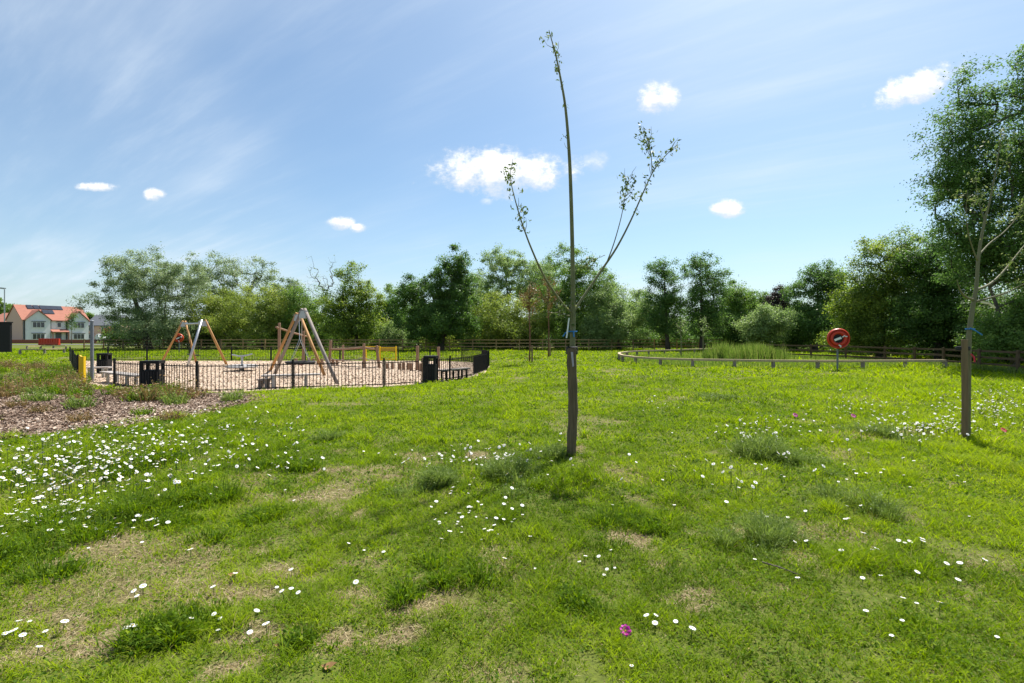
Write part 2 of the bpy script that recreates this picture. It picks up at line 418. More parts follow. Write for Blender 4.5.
def np_mesh(name, V, F, mats, v=None, parent=None, local=True, mi=None):
    """V (n,3), F (m,k): one mesh of equal faces with a per-face attribute v."""
    me = bpy.data.meshes.new(name); V = np.asarray(V, np.float32); F = np.asarray(F, np.int32); m, k = F.shape
    if parent is not None and not local: V = V - np.array(ORG[parent.name], np.float32)
    me.vertices.add(len(V)); me.vertices.foreach_set('co', V.ravel())
    me.loops.add(m * k); me.loops.foreach_set('vertex_index', F.ravel())
    me.polygons.add(m); me.polygons.foreach_set('loop_start', np.arange(0, m * k, k, dtype=np.int32))
    if v is not None:
        a = me.attributes.new('v', 'FLOAT', 'FACE'); a.data.foreach_set('value', np.clip(np.asarray(v, np.float32), 0, 1))
    for x in (mats if isinstance(mats, (list, tuple)) else [mats]): me.materials.append(x)
    if mi is not None: me.polygons.foreach_set('material_index', np.asarray(mi, np.int32))
    me.update(calc_edges=True)
    ob = bpy.data.objects.new(name, me); COL.objects.link(ob)
    if parent is not None: ob.parent = parent
    return ob


def norm(a): return a / (np.linalg.norm(a, axis=1, keepdims=True) + 1e-9)


def leaves_arrays(P, size, rng, up=0.5, wid=0.5, droop=0.0, bias=None):
    n = len(P); nr = rng.normal(size=(n, 3)); nr[:, 2] += up * 1.5
    if bias is not None: nr = nr * .75 + bias * 1.0
    nr = norm(nr)
    t = rng.normal(size=(n, 3)); t[:, 2] -= droop; t = norm(t - nr * np.sum(t * nr, 1, keepdims=True)); b = np.cross(nr, t)
    s = (size * rng.uniform(0.6, 1.3, n))[:, None]
    V = np.empty((n, 4, 3)); V[:, 0] = P - t * s * .5; V[:, 1] = P + b * s * wid * .5 + t * s * 0.05; V[:, 2] = P + t * s * .5 - nr * s * 0.12; V[:, 3] = P - b * s * wid * .5 + t * s * 0.05
    F = np.arange(4 * n).reshape(n, 4); return V.reshape(-1, 3), F


def strips(P, direc, length, width, bend, rng):
    """Grass-like blades, two segments each: triangles (3 per blade)."""
    n = len(P); a = rng.uniform(0, 2 * np.pi, n); sd = np.stack([np.cos(a), np.sin(a), np.zeros(n)], 1)
    w = (width * 0.5)[:, None] * sd; up = np.array([0, 0, 1.0])
    d = norm(direc); mid = P + d * (length * 0.55)[:, None]
    hd = np.stack([d[:, 0], d[:, 1], np.zeros(n)], 1) + rng.normal(size=(n, 3)) * np.array([.25, .25, 0])
    tip = P + d * length[:, None] + hd * (bend * length)[:, None] - up * (bend * length * 0.45)[:, None]
    V = np.empty((n, 5, 3)); V[:, 0] = P - w; V[:, 1] = P + w; V[:, 2] = mid + w * .8; V[:, 3] = mid - w * .8; V[:, 4] = tip
    b = (np.arange(n) * 5)[:, None]
    F = np.concatenate([b + np.array([[0, 1, 2]]), b + np.array([[0, 2, 3]]), b + np.array([[3, 2, 4]])], 1).reshape(-1, 3)
    return V.reshape(-1, 3), F


# ------------------------------------------------------------------ ground and surfaces
def ground_material():
    m = bpy.data.materials.new('lawn_soil'); m.use_nodes = True; nt = m.node_tree; N = nt.nodes; L = nt.links; b = N['Principled BSDF']
    b.inputs['Roughness'].default_value = 0.95; b.inputs['Specular IOR Level'].default_value = 0.1
    tc = N.new('ShaderNodeTexCoord')
    def nz(s, d, r=0.6):
        n = N.new('ShaderNodeTexNoise'); n.inputs['Scale'].default_value = s; n.inputs['Detail'].default_value = d; n.inputs['Roughness'].default_value = r
        L.new(tc.outputs['Object'], n.inputs['Vector']); return n.outputs['Fac']
    at_ = N.new('ShaderNodeAttribute'); at_.attribute_name = 'bare'
    soil = N.new('ShaderNodeValToRGB'); e = soil.color_ramp.elements; e[0].position = 0.3; e[0].color = (0.085, 0.066, 0.032, 1); e[1].position = 0.62; e[1].color = (0.235, 0.195, 0.10, 1)
    x = e.new(0.8); x.color = (0.36, 0.30, 0.18, 1)
    L.new(nz(45, 6, 0.7), soil.inputs[0])
    gr = N.new('ShaderNodeValToRGB'); e = gr.color_ramp.elements; e[0].position = 0.3; e[0].color = (0.05, 0.072, 0.012, 1); e[1].position = 0.7; e[1].color = (0.125, 0.155, 0.022, 1)
    L.new(nz(26, 6, 0.7), gr.inputs[0])
    mx = N.new('ShaderNodeMix'); mx.data_type = 'RGBA'; L.new(at_.outputs['Fac'], mx.inputs['Factor']); L.new(gr.outputs[0], mx.inputs['A']); L.new(soil.outputs[0], mx.inputs['B'])
    L.new(mx.outputs['Result'], b.inputs['Base Color'])
    bp = N.new('ShaderNodeBump'); bp.inputs['Strength'].default_value = 0.8; bp.inputs['Distance'].default_value = 0.015
    L.new(nz(60, 5), bp.inputs['Height']); L.new(bp.outputs[0], b.inputs['Normal'])
    return m


# worn thatch patches: (photo column, row, half width, half height) on the ground
BARE_PX = [(385, 470, 30, 10), (425, 457, 22, 6), (335, 512, 26, 8), (255, 545, 45, 10), (200, 590, 50, 16), (120, 580, 30, 10), (160, 560, 40, 9), (300, 565, 30, 12),
           (262, 628, 30, 14), (100, 640, 40, 9), (330, 640, 30, 12), (395, 640, 22, 10), (230, 665, 30, 10), (580, 452, 14, 5), (640, 541, 16, 7), (330, 470, 30, 6),
           (60, 610, 26, 9), (480, 455, 14, 4), (375, 560, 24, 9), (410, 600, 26, 10), (690, 602, 10, 5), (355, 600, 26, 10), (430, 500, 16, 5)]
BARE = []
for px_, py_, rx_, ry_ in BARE_PX:
    x_, y_, _ = at(px_, py_); y2 = at(px_, py_ + ry_)[1]
    BARE.append((x_, y_, max(rx_ / FPX * y_, 0.1), max(y_ - y2, 0.12)))


def bare_mask(x, y):
    w = fbm(x * 2.2, y * 3.4, 21, 4) - 0.5; w2 = fbm(x * 9, y * 13, 23, 4) - 0.5; m = np.zeros(np.shape(x))
    for bx, by, rx, ry in BARE:
        e = ((x - bx) / rx) ** 2 + ((y - by) / ry) ** 2
        m = np.maximum(m, np.exp(-e * 0.55))
    m = sstep(m + w * 1.8 + w2 * 2.2, 0.42, 1.25) * 0.9
    g = sstep(fbm(x * 0.9, y * 0.9, 33, 4), 0.60, 0.74) * 0.55       # scattered thin spots
    leftness = 1 - sstep(x / np.maximum(y, 1), -0.35, 0.25)
    g2 = sstep(fbm(x * 1.7, y * 1.7, 35, 4), 0.52, 0.7) * 0.75 * leftness * (1 - sstep(y, 4.6, 6.2))
    return np.clip(np.maximum(np.maximum(m, g), g2), 0, 1)


def build_ground():
    ys = np.concatenate([np.linspace(-30, 1.0, 12, endpoint=False), np.arange(1.0, 9.0, 0.07), np.arange(9.0, 24, 0.22), np.arange(24, 60, 1.0), np.geomspace(60, 1500, 26)])
    xc = np.concatenate([np.arange(0, 8, 0.08), np.arange(8, 24, 0.25), np.arange(24, 60, 1.2), np.geomspace(60, 1500, 24)])
    xs = np.concatenate([-xc[:0:-1], xc])
    X, Y = np.meshgrid(xs, ys); Z = ground(X.ravel(), Y.ravel()).reshape(X.shape)
    near = 1 - sstep(np.hypot(X, Y), 8, 14)
    B = bare_mask(X.ravel(), Y.ravel()).reshape(X.shape)
    Z = Z - B * 0.012 * near
    # far land rises a little beyond the trees
    V = np.stack([X, Y, Z], -1).reshape(-1, 3); ny, nx = X.shape
    i = np.arange(ny - 1)[:, None] * nx + np.arange(nx - 1)[None]
    F = np.stack([i, i + 1, i + nx + 1, i + nx], -1).reshape(-1, 4)
    o = np_mesh('ground', V, F, ground_material())
    a = o.data.attributes.new('bare', 'FLOAT', 'POINT'); a.data.foreach_set('value', (B.ravel() * 0.9 + 0.05).astype(np.float32))
    o.data.polygons.foreach_set('use_smooth', [True] * len(F)); structure(o)


build_ground()


def sheet(name, P, lift, m, step):
    """Surface that follows the ground inside polygon P."""
    P = np.array(P); cx, cy = P.mean(0)
    import mathutils.geometry as mg
    tri = []
    x0, y0 = P.min(0); x1, y1 = P.max(0); nx = int((x1 - x0) / step) + 2; ny = int((y1 - y0) / step) + 2
    xs = np.linspace(x0, x1, nx); ys = np.linspace(y0, y1, ny); X, Y = np.meshgrid(xs, ys)
    I = in_poly(X.ravel(), Y.ravel(), P)
    Z = ground(X.ravel(), Y.ravel()) + lift
    V = np.stack([X.ravel(), Y.ravel(), Z], 1)
    q = (np.arange(ny - 1)[:, None] * nx + np.arange(nx - 1)[None]).ravel(); F = np.stack([q, q + 1, q + nx + 1, q + nx], 1)
    F = F[I[F].sum(1) >= 2]
    o = np_mesh(name, V, F, m); o.data.polygons.foreach_set('use_smooth', [True] * len(F)); return structure(o)


M_PLAYBASE = mat('wood_chip_surface', (0.50, 0.395, 0.295), (0.37, 0.28, 0.20), (22, 22, 22), rough=0.95, spec=0.1, bump=0.8, c3=(0.58, 0.48, 0.38))
M_MULCH = mat('bark_mulch', (0.13, 0.085, 0.06), (0.24, 0.165, 0.12), (18, 18, 18), rough=0.95, spec=0.1, bump=0.9, c3=(0.34, 0.25, 0.19))
sheet('play_area_ground', PLAY, 0.012, M_PLAYBASE, 0.25)
sheet('mulch_ground', MULCH, 0.012, M_MULCH, 0.2)


def chips(name, P, n, size, m, seed, lift=0.02):
    rng = np.random.default_rng(seed); P = np.array(P); a, b = P.min(0), P.max(0)
    p = rng.uniform(a, b, (n * 3, 2)); w = rng.uniform(0, 1, len(p)) < np.clip((14.0 / np.maximum(p[:, 1], 8)) ** 1.2, 0.1, 1)
    p = p[in_poly(p[:, 0], p[:, 1], P) & w][:n]
    z = ground(p[:, 0], p[:, 1]) + lift + rng.uniform(0, 0.015, len(p))
    V, F = leaves_arrays(np.column_stack([p, z]), size, rng, up=1.6, wid=0.45)
    stuff(np_mesh(name, V, F, m, 0.72 * rng.uniform(0, 1, len(F)) ** 1.2 + 0.9 * (fbm(p[:, 0] * .5, p[:, 1] * .5, 15, 4) - .32)))


chips('bark_mulch_chips', MULCH, 60000, 0.072, M_CHIP, 5)
chips('play_wood_chips', PLAY, 26000, 0.10, M_PCHIP, 6)


# ------------------------------------------------------------------ grass
POND_NEAR_PX = [(617, 359), (624.6, 363), (648, 365.2), (678, 367), (720, 368), (767, 368.5), (813, 369), (880, 369), (945, 368.5)]
POND_FAR_PX = [(617, 359), (630, 356.8), (651, 355.5), (678, 354.5), (706, 353.2), (735, 352.4)]


# taller, darker weed growth in the lawn (photo column, row, half width, half height, height m, material)
CLUMP_PX = [(770, 446, 34, 15, .30, 'w'), (805, 458, 26, 9, .2, 'w'), (758, 528, 34, 17, .22, 'w'), (613, 510, 40, 20, .2, 'l'), (508, 470, 40, 13, .24, 'w'), (440, 478, 34, 12, .2, 'w'),
            (455, 566, 34, 22, .2, 'l'), (650, 516, 30, 16, .16, 'l'), (130, 506, 50, 15, .22, 'l'), (60, 520, 60, 18, .2, 'l'), (195, 496, 40, 14, .22, 'l'), (285, 462, 34, 10, .16, 'l'),
            (330, 437, 11, 6, .22, 'w'), (30, 565, 50, 16, .16, 'l'), (150, 632, 44, 16, .15, 'l'), (185, 622, 30, 16, .14, 'l'), (850, 498, 34, 12, .2, 'w'), (546, 452, 18, 8, .26, 'w'), (220, 520, 50, 13, .15, 'l'),
            (20, 545, 40, 12, .2, 'l'), (300, 640, 26, 10, .09, 'l'), (585, 600, 30, 12, .1, 'l'), (700, 395, 30, 5, .12, 'w'), (880, 432, 26, 8, .2, 'w'), (60, 470, 50, 10, .18, 'l'), (150, 460, 46, 9, .18, 'l'), (930, 640, 40, 10, .09, 'l'), (410, 590, 24, 12, .12, 'l')]
CLUMPS = []
for c in CLUMP_PX:
    x_, y_, z_ = at(c[0], c[1] + c[3] * 0.55); CLUMPS.append((x_, y_, z_, c[2] / FPX * y_, c[4], c[5]))


def build_grass():
    rng = np.random.default_rng(3)
    def scatter(y0, y1, dens, margin):
        ar = (y1 - y0) * (2 * (1.07 * y1 + margin)); n = int(ar * dens)
        y = rng.uniform(y0, y1, n); x = rng.uniform(-1, 1, n) * (1.07 * y1 + margin)
        k = np.abs(x) < 1.07 * y + margin; return x[k], y[k]
    zones = [(1.5, 3.2, 8200, 1.2, 0.058, 0.0040), (3.2, 4.6, 6200, 1.2, 0.060, 0.0048), (4.6, 7.0, 3600, 1.3, 0.066, 0.0068), (7.0, 11.0, 1500, 1.5, 0.068, 0.011),
             (11.0, 18.0, 620, 2.0, 0.075, 0.019), (18.0, 30.0, 190, 2.5, 0.085, 0.038), (30.0, 56.0, 60, 3.0, 0.10, 0.075)]
    for zi, (y0, y1, dens, mg, hgt, wid) in enumerate(zones):
        x, y = scatter(y0, y1, dens, mg)
        keep = ~in_poly(x, y, PLAY) & (seg_dist(x, y, PLAY) > 0.02)
        inm = in_poly(x, y, MULCH); keep &= ~(inm & (seg_dist(x, y, MULCH) + (vnoise(x * 2, y * 2, 8) - .5) * .8 > 0.35))
        x, y = x[keep], y[keep]
        bare = bare_mask(x, y)
        tuft = 0.5 * fbm(x * 5.5, y * 5.5, 41, 3) + 0.5 * fbm(x * 13, y * 13, 43, 2); tuft = np.clip((tuft - .5) * 1.5 + .5, 0, 1)
        k = rng.uniform(0, 1, len(x)) > np.clip(bare * 1.02, 0, 0.965) ; k &= rng.uniform(0, 1, len(x)) < 1.9 * tuft - 0.15
        x, y, bare, tuft = x[k], y[k], bare[k], tuft[k]
        n = len(x); P = np.column_stack([x, y, ground(x, y) - 0.004])
        big = fbm(x * 0.35, y * 0.35, 51, 3); med = fbm(x * 1.6, y * 1.6, 52, 3)
        L = hgt * rng.uniform(0.55, 1.35, n) * (0.30 + 1.4 * tuft) * (0.75 + 0.6 * med) * (1 - 0.45 * bare)
        rightness = sstep(x / np.maximum(y, 1), 0.55, 0.85); L = L * (1 + 0.9 * rightness * sstep(y, 5, 9) * rng.uniform(0.2, 1, n))
        L = L * (1 + 1.3 * sstep(fbm(x * 2.4, y * 2.4, 57, 4), 0.58, 0.74) * (1 - bare))
        lean = 0.55 + 0.5 * rng.uniform(0, 1, n); a = rng.uniform(0, 2 * np.pi, n)
        d = np.stack([np.cos(a) * lean, np.sin(a) * lean, np.ones(n)], 1)
        V, F = strips(P, d, L, wid * rng.uniform(0.6, 1.4, n), rng.uniform(0.1, 0.7, n), rng)
        v = 0.17 + 0.62 * big + 0.75 * (med - 0.5) + 0.7 * (fbm(x * 6.5, y * 6.5, 58, 3) - 0.5) + rng.normal(0, 0.15, n) + 0.12 * rightness
        v = np.clip(v, 0, 0.79); dry = rng.uniform(0, 1, n) < (0.025 + 0.30 * bare); v = np.where(dry, rng.uniform(0.88, 1.0, n), v)
        stuff(np_mesh('grass', V, F, M_GRASS, np.repeat(v, 3)))
        if zi < 4:      # low clover-like ground cover between the blades
            x, y = scatter(y0, y1, dens * 0.3, mg); keep = ~in_poly(x, y, PLAY) & ~in_poly(x, y, MULCH); x, y = x[keep], y[keep]
            b = bare_mask(x, y); g = fbm(x * 2.3, y * 2.3, 61, 3); k = (rng.uniform(0, 1, len(x)) > b * 0.97) & (g > 0.42); x, y = x[k], y[k]; n = len(x)
            P = np.column_stack([x, y, ground(x, y) + rng.uniform(0.008, 0.035, n)])
            V, F = leaves_arrays(P, wid * 4.2, rng, up=1.0, wid=0.65)
            stuff(np_mesh('clover', V, F, M_LUSH, np.clip(0.2 + 0.8 * (fbm(P[:, 0], P[:, 1], 66) - .2) + rng.normal(0, .15, n), 0, 1)))
        if zi < 3:      # dead thatch lying on the worn patches
            x, y = scatter(y0, y1, dens * 0.75, mg); b = bare_mask(x, y); k = (rng.uniform(0, 1, len(x)) < 0.08 + b) & ~in_poly(x, y, MULCH); x, y = x[k], y[k]; n = len(x)
            a = rng.uniform(0, 2 * np.pi, n); d = np.stack([np.cos(a), np.sin(a), rng.uniform(0.02, 0.35, n)], 1)
            V, F = strips(np.column_stack([x, y, ground(x, y) - 0.004]), d, rng.uniform(0.025, 0.08, n), np.full(n, wid * 0.8), rng.uniform(0, .3, n), rng)
            stuff(np_mesh('thatch', V, F, M_THATCH, np.repeat(rng.uniform(0, 1, n), 3)))


M_THATCH = leaf_mat('dead_grass_thatch', [(0.0, (0.15, 0.10, 0.05)), (0.5, (0.30, 0.235, 0.125)), (1.0, (0.46, 0.385, 0.245))], trans=0.15, rough=0.9, spec=0.1)
build_grass()

# ------------------------------------------------------------------ roads and surroundings at the left
mb = MB(); mb.add([(-130, 78, 0.03), (-44, 78, 0.03), (-44, 83, 0.03), (-130, 83, 0.03)], [(0, 1, 2, 3)]); structure(mb.build('road', M_TARMAC))


# ------------------------------------------------------------------ trees
def grow(base, lobes, ncl, rng, trunk_top, lean=(0, 0), trunk_r=0.16, twig_r=0.012, wiggle=0.25):
    """Trunk, limbs and twigs reaching every leaf cluster; returns tube mesh and cluster centres (relative to base)."""
    vol = np.array([l[3] * l[4] * l[5] for l in lobes]); pick = rng.choice(len(lobes), ncl, p=vol / vol.sum())
    d = norm(rng.normal(size=(ncl, 3))); r = rng.uniform(0, 1, ncl) ** (1 / 2.4); Lb = np.array(lobes)[pick]
    C = Lb[:, :3] + d * r[:, None] * Lb[:, 3:6] * rng.uniform(0.85, 1.12, (ncl, 1)); C[:, 2] = np.maximum(C[:, 2], 0.25)
    nodes = []; par = []; K = 7
    for i in range(K):
        t = i / (K - 1); nodes.append(np.array([lean[0] * t + rng.normal(0, .05) * trunk_top * .25 * t, lean[1] * t + rng.normal(0, .05) * trunk_top * .25 * t, trunk_top * t])); par.append(i - 1)
    T = np.array(nodes); order = np.argsort(np.min(np.linalg.norm(C[:, None] - T[None], axis=2), axis=1))
    pos = list(nodes)
    for ci in order:
        c = C[ci]; A = np.array(pos); dd = np.linalg.norm(A - c, axis=1) + 0.8 * np.maximum(A[:, 2] - c[2], 0) + 0.12 * np.linalg.norm(A - A[0], axis=1) * 0
        dd[0] += 3; j = int(np.argmin(dd)); p = A[j]
        m = (p + c) / 2 + rng.normal(0, wiggle, 3) * np.linalg.norm(c - p) * .35 + np.array([0, 0, -0.06]) * np.linalg.norm(c - p)
        pos.append(m); par.append(j); pos.append(c); par.append(len(pos) - 2)
    n = len(pos); cnt = np.ones(n)
    for i in range(n - 1, 0, -1): cnt[par[i]] += cnt[i]
    rad = twig_r * np.sqrt(cnt / 2.0); tr = np.array([trunk_r * (1 - 0.75 * i / (K - 1)) for i in range(K)]); rad[:K] = np.maximum(np.minimum(rad[:K] * 1.3, tr), tr * 0.7); rad = np.minimum(rad, trunk_r)
    mbt = MB(); P = np.array(pos)
    mbt.tube([P[i] for i in range(K)], [rad[0] * 1.35] + [rad[i] for i in range(1, K)], 8)
    for i in range(K, n):
        p = par[i]; mbt.tube([P[p], P[i]], [min(rad[i] * 1.15, rad[p]), rad[i] * (0.9 if cnt[i] > 1 else 0.5)], 5 if rad[i] > 0.035 else 3, cap=False)
    return mbt, P[K + 1::2]


def tree(name, label, cat, basepx, Z, lobes_px, lm, nleaf, leaf, ncl=130, trunk_r=0.18, bark=None, spread=None, group=None, seed=0, top=None, up=0.5, lean=None, wid=0.5, base_xy=None, depth=0.9, droop=0.0, wiggle=0.25):
    rng = np.random.default_rng(1000 + seed + int(basepx)); ncl = int(ncl * 1.7); leaf = leaf * 0.83; nleaf = int(nleaf * 2.5) if nleaf > 1000 else nleaf; bx = (basepx - 512) / FPX * Z; by = Z; bz = gz(bx, by) - 0.03
    lobes = []
    for px, py, rx, ry in lobes_px:
        a, b = rx / FPX * Z, ry / FPX * Z
        lobes.append(((px - 512) / FPX * Z - bx, rng.uniform(-.15, .15) * a, CAMZ - (py - HOR) / FPX * Z - bz, a, a * depth, b))
    topz = max(l[2] - l[5] * 0.5 for l in lobes)
    hi = max(lobes, key=lambda l: l[2]); ln = lean or (hi[0] * 0.7, 0)
    t = thing(name, label, cat, (bx, by, bz), group)
    mbt, C = grow((0, 0, 0), lobes, ncl, rng, top or topz, ln, trunk_r, wiggle=wiggle)
    mbt.build('trunk', bark or M_BARK, t, smooth=True, local=True)
    if nleaf:
        sp = (spread or 0.42 * (np.mean([l[3] for l in lobes]) / 2.2) ** 0.5) * .72
        wts = rng.uniform(0.35, 1.5, len(C)); idx = rng.choice(len(C), nleaf, p=wts / wts.sum())
        P = C[idx] + rng.normal(size=(nleaf, 3)) * np.array([1, 1, .72]) * sp * rng.uniform(.6, 1.2, len(C))[idx][:, None]
        P[:, 2] = np.maximum(P[:, 2], 0.08)
        cen = C.mean(0); out = norm(P - cen) * .55 + norm(P - C[idx]) * .45
        V, F = leaves_arrays(P, leaf * 1.12, rng, up=up, wid=wid * 1.15, droop=droop, bias=out)
        cv = rng.uniform(0, 1, len(C))[idx]; v = 0.45 * cv + 0.55 * rng.uniform(0, 1, nleaf)
        np_mesh('crown', V, F, lm, v, parent=t)
    return t


BT = 'trees along the far edge of the lawn'
tree('willow_tree', 'broad silvery grey-green willow tree next to the house, first of the tree line', 'tree', 150, 53,
     [(140, 272, 36, 24), (112, 298, 28, 22), (165, 300, 34, 32), (188, 278, 24, 22), (134, 320, 28, 16), (165, 328, 40, 16), (118, 268, 14, 12)], L_WILLOW, 26000, 0.20, 210, 0.42, seed=1, group=BT, wid=0.35)
tree('thin_crowned_tree', 'tall thin-leaved greyish tree rising behind the yellow-green bushes by the willow', 'tree', 228, 62,
     [(212, 272, 28, 22), (246, 272, 26, 17), (268, 270, 9, 14), (225, 300, 34, 22)], L_WILLOW, 9000, 0.21, 150, 0.3, seed=2, group=BT, wid=0.4)
tree('hawthorn_bush', 'yellow-green rounded bush at the willow\'s foot behind the small swing', 'bush', 218, 56,
     [(218, 312, 30, 24), (205, 328, 30, 14)], L_YEL, 12000, 0.18, 110, 0.12, seed=3, group=BT)
tree('hawthorn_bush', 'wide yellow-green bush between the two swing frames', 'bush', 262, 55,
     [(262, 304, 34, 22), (250, 325, 40, 16), (285, 318, 24, 20)], L_YEL, 15000, 0.18, 130, 0.14, seed=4, group=BT)
tree('hawthorn_bush', 'dull green bush behind the big swing frame, under the bare branches', 'bush', 305, 56,
     [(303, 308, 26, 22), (310, 328, 30, 15)], L_MID, 11000, 0.18, 110, 0.14, seed=5, group=BT)
tree('bare_tree', 'bare leafless tree with thin upright branches behind the bushes', 'tree', 322, 63,
     [(312, 276, 9, 19), (331, 272, 9, 19), (321, 290, 14, 15)], L_YEL, 400, 0.15, 90, 0.15, seed=6, group=BT, top=7.5, wiggle=0.06)
tree('rounded_green_tree', 'bright mid-green pointed round tree just beyond the big swing frame', 'tree', 357, 52,
     [(354, 284, 20, 21), (345, 310, 30, 24), (370, 304, 17, 24), (355, 328, 34, 14)], L_LIME, 18000, 0.18, 170, 0.25, seed=7, group=BT)
tree('dense_dark_tree', 'tallest dense dark green tree with pointed top, behind the litter bin and climbing posts', 'tree', 440, 50,
     [(458, 262, 12, 20), (452, 278, 24, 22), (438, 298, 34, 26), (412, 300, 20, 26), (464, 312, 17, 26), (438, 325, 42, 18), (412, 284, 11, 12)], L_DARK, 32000, 0.19, 250, 0.35, seed=8, group=BT)
tree('pale_loose_tree', 'pale loose tree set back between the dense dark tree and the young staked tree', 'tree', 512, 63,
     [(502, 265, 22, 17), (530, 280, 26, 24), (495, 288, 18, 20)], L_PALE, 12000, 0.2, 130, 0.22, seed=9, group=BT)
tree('hawthorn_bush', 'broad yellow-green bush behind the two bronze-leaved saplings', 'bush', 512, 54,
     [(495, 312, 30, 24), (535, 318, 26, 22), (510, 330, 46, 13)], L_YEL, 17000, 0.18, 150, 0.16, seed=10, group=BT)
tree('tall_green_tree', 'tall mid-green tree directly behind the young staked tree', 'tree', 575, 55,
     [(570, 263, 24, 18), (582, 286, 32, 24), (556, 300, 20, 24), (575, 320, 36, 20)], L_MID, 19000, 0.18, 180, 0.24, seed=11, group=BT)
tree('rounded_green_tree', 'low spreading light green tree sloping down right of the young staked tree', 'tree', 620, 52,
     [(608, 302, 24, 20), (632, 314, 22, 20), (615, 326, 38, 16)], L_PALE, 17000, 0.17, 150, 0.18, seed=12, group=BT)
tree('twin_crown_tree', 'dark open-crowned tree, narrower of the pair behind the knee rail', 'tree', 668, 50,
     [(662, 272, 19, 15), (668, 296, 22, 22), (655, 318, 18, 20), (672, 326, 22, 14)], L_ASH, 9500, 0.17, 170, 0.24, seed=13, group=BT)
tree('twin_crown_tree', 'dark open-crowned tree, broader of the pair, sky showing through its top', 'tree', 702, 50,
     [(700, 268, 22, 16), (712, 286, 20, 18), (703, 302, 26, 20), (712, 324, 26, 16)], L_ASH, 11000, 0.17, 180, 0.26, seed=14, group=BT)
tree('rounded_green_tree', 'small bright green tree beside the open-crowned pair', 'tree', 739, 52,
     [(739, 302, 15, 18), (735, 322, 20, 16)], L_MID, 9000, 0.17, 100, 0.16, seed=15, group=BT)
tree('hawthorn_bush', 'pale rounded bush behind the tall reeds', 'bush', 770, 46,
     [(770, 322, 22, 17), (755, 330, 18, 12)], L_PALE, 11000, 0.16, 110, 0.12, seed=16, group=BT)
tree('distant_tree', 'dull green distant tree above the pale bush behind the reeds', 'tree', 762, 68,
     [(758, 302, 18, 12), (770, 312, 20, 14)], L_MID, 6000, 0.22, 80, 0.2, seed=17, group=BT)
tree('copper_tree', 'small almost black copper-leaved tree peeping above the pale bush', 'tree', 779, 62,
     [(780, 292, 7, 8), (777, 303, 11, 10)], L_COPPER, 4500, 0.18, 70, 0.16, seed=18, group=BT)
tree('tall_green_tree', 'round-topped darkish green tree behind the red lifebuoy', 'tree', 815, 47,
     [(822, 280, 24, 18), (802, 296, 18, 18), (836, 300, 18, 22), (815, 322, 32, 18)], L_ASH, 17000, 0.17, 180, 0.24, seed=19, group=BT)
tree('rounded_green_tree', 'wide bright green tree with layered branches right of the lifebuoy', 'tree', 880, 33,
     [(893, 258, 34, 26), (865, 284, 26, 24), (880, 312, 40, 26), (850, 318, 22, 24), (905, 290, 30, 26), (870, 340, 44, 10)], L_LIME, 30000, 0.135, 240, 0.24, seed=20, group=BT)
tree('tall_green_tree', 'dense dark tree between the layered bright tree and the big ash', 'tree', 940, 30,
     [(925, 262, 26, 30), (945, 290, 30, 34), (925, 318, 34, 26), (955, 330, 34, 20)], L_DARK, 26000, 0.135, 220, 0.22, seed=21, group=BT)
tree('ash_tree', 'very big ash tree with pale leaning trunk rising out of the picture', 'tree', 1016, 24,
     [(958, 140, 30, 32), (985, 110, 28, 28), (1016, 90, 26, 30), (945, 185, 26, 30), (990, 175, 40, 40), (1045, 150, 40, 60), (960, 232, 30, 26), (1010, 235, 46, 40), (1065, 220, 40, 60), (1024, 62, 14, 14), (985, 262, 34, 22), (1035, 285, 36, 26), (958, 276, 20, 16), (972, 84, 22, 20)],
     L_ASH, 44000, 0.135, 480, 0.12, M_BARK_PALE, seed=22, group=BT, lean=(-1.7, 0.3), spread=0.42, wid=0.45, top=6.0)
tree('hawthorn_bush', 'dark bush under the big ash behind the wooden fence', 'bush', 1000, 27,
     [(985, 318, 30, 28), (1024, 310, 36, 34), (1060, 300, 34, 40)], L_DARK, 20000, 0.13, 160, 0.12, seed=23, group=BT)
tree('hawthorn_bush', 'mid-green bush covering the foot of the big leaning ash', 'bush', 1012, 22.8,
     [(1005, 335, 26, 22), (1040, 325, 30, 30), (985, 345, 18, 14)], L_MID, 9000, 0.12, 110, 0.08, seed=30, group=BT)
tree('hawthorn_bush', 'small pale fresh green bush in front of the dense dark tree', 'bush', 389, 51.5,
     [(389, 333, 13, 11), (396, 339, 12, 8)], L_PALE, 5000, 0.15, 60, 0.06, seed=24, group=BT)
tree('hawthorn_bush', 'small pale shrub with sunlit leaves behind the young tree\'s stake', 'bush', 598, 51.5,
     [(592, 330, 14, 12), (602, 338, 14, 9)], L_PALE, 5000, 0.15, 60, 0.06, seed=25, group=BT)
tree('distant_tree', 'green tree behind the pale house', 'tree', 8, 135, [(5, 310, 12, 8), (18, 312, 9, 6), (-10, 305, 14, 12)], L_MID, 6000, 0.4, 80, 0.3, seed=26)
tree('distant_tree', 'green treetop between the pale house and the slate-roofed house', 'tree', 88, 150, [(86, 317, 6, 5), (92, 322, 8, 8)], L_MID, 2500, 0.4, 50, 0.3, seed=27)
tree('orange_shrub', 'orange-leaved shrub beside the parked white car', 'bush', 112, 86, [(112, 332, 6.5, 4.5)], L_ORANGE, 2500, 0.2, 50, 0.08, seed=28)
tree('small_street_tree', 'slim dark young tree in front of the pale house', 'tree', 71.5, 88, [(71.5, 318, 5, 6), (71.5, 325, 6, 6)], L_DARK, 900, 0.2, 50, 0.07, seed=29)

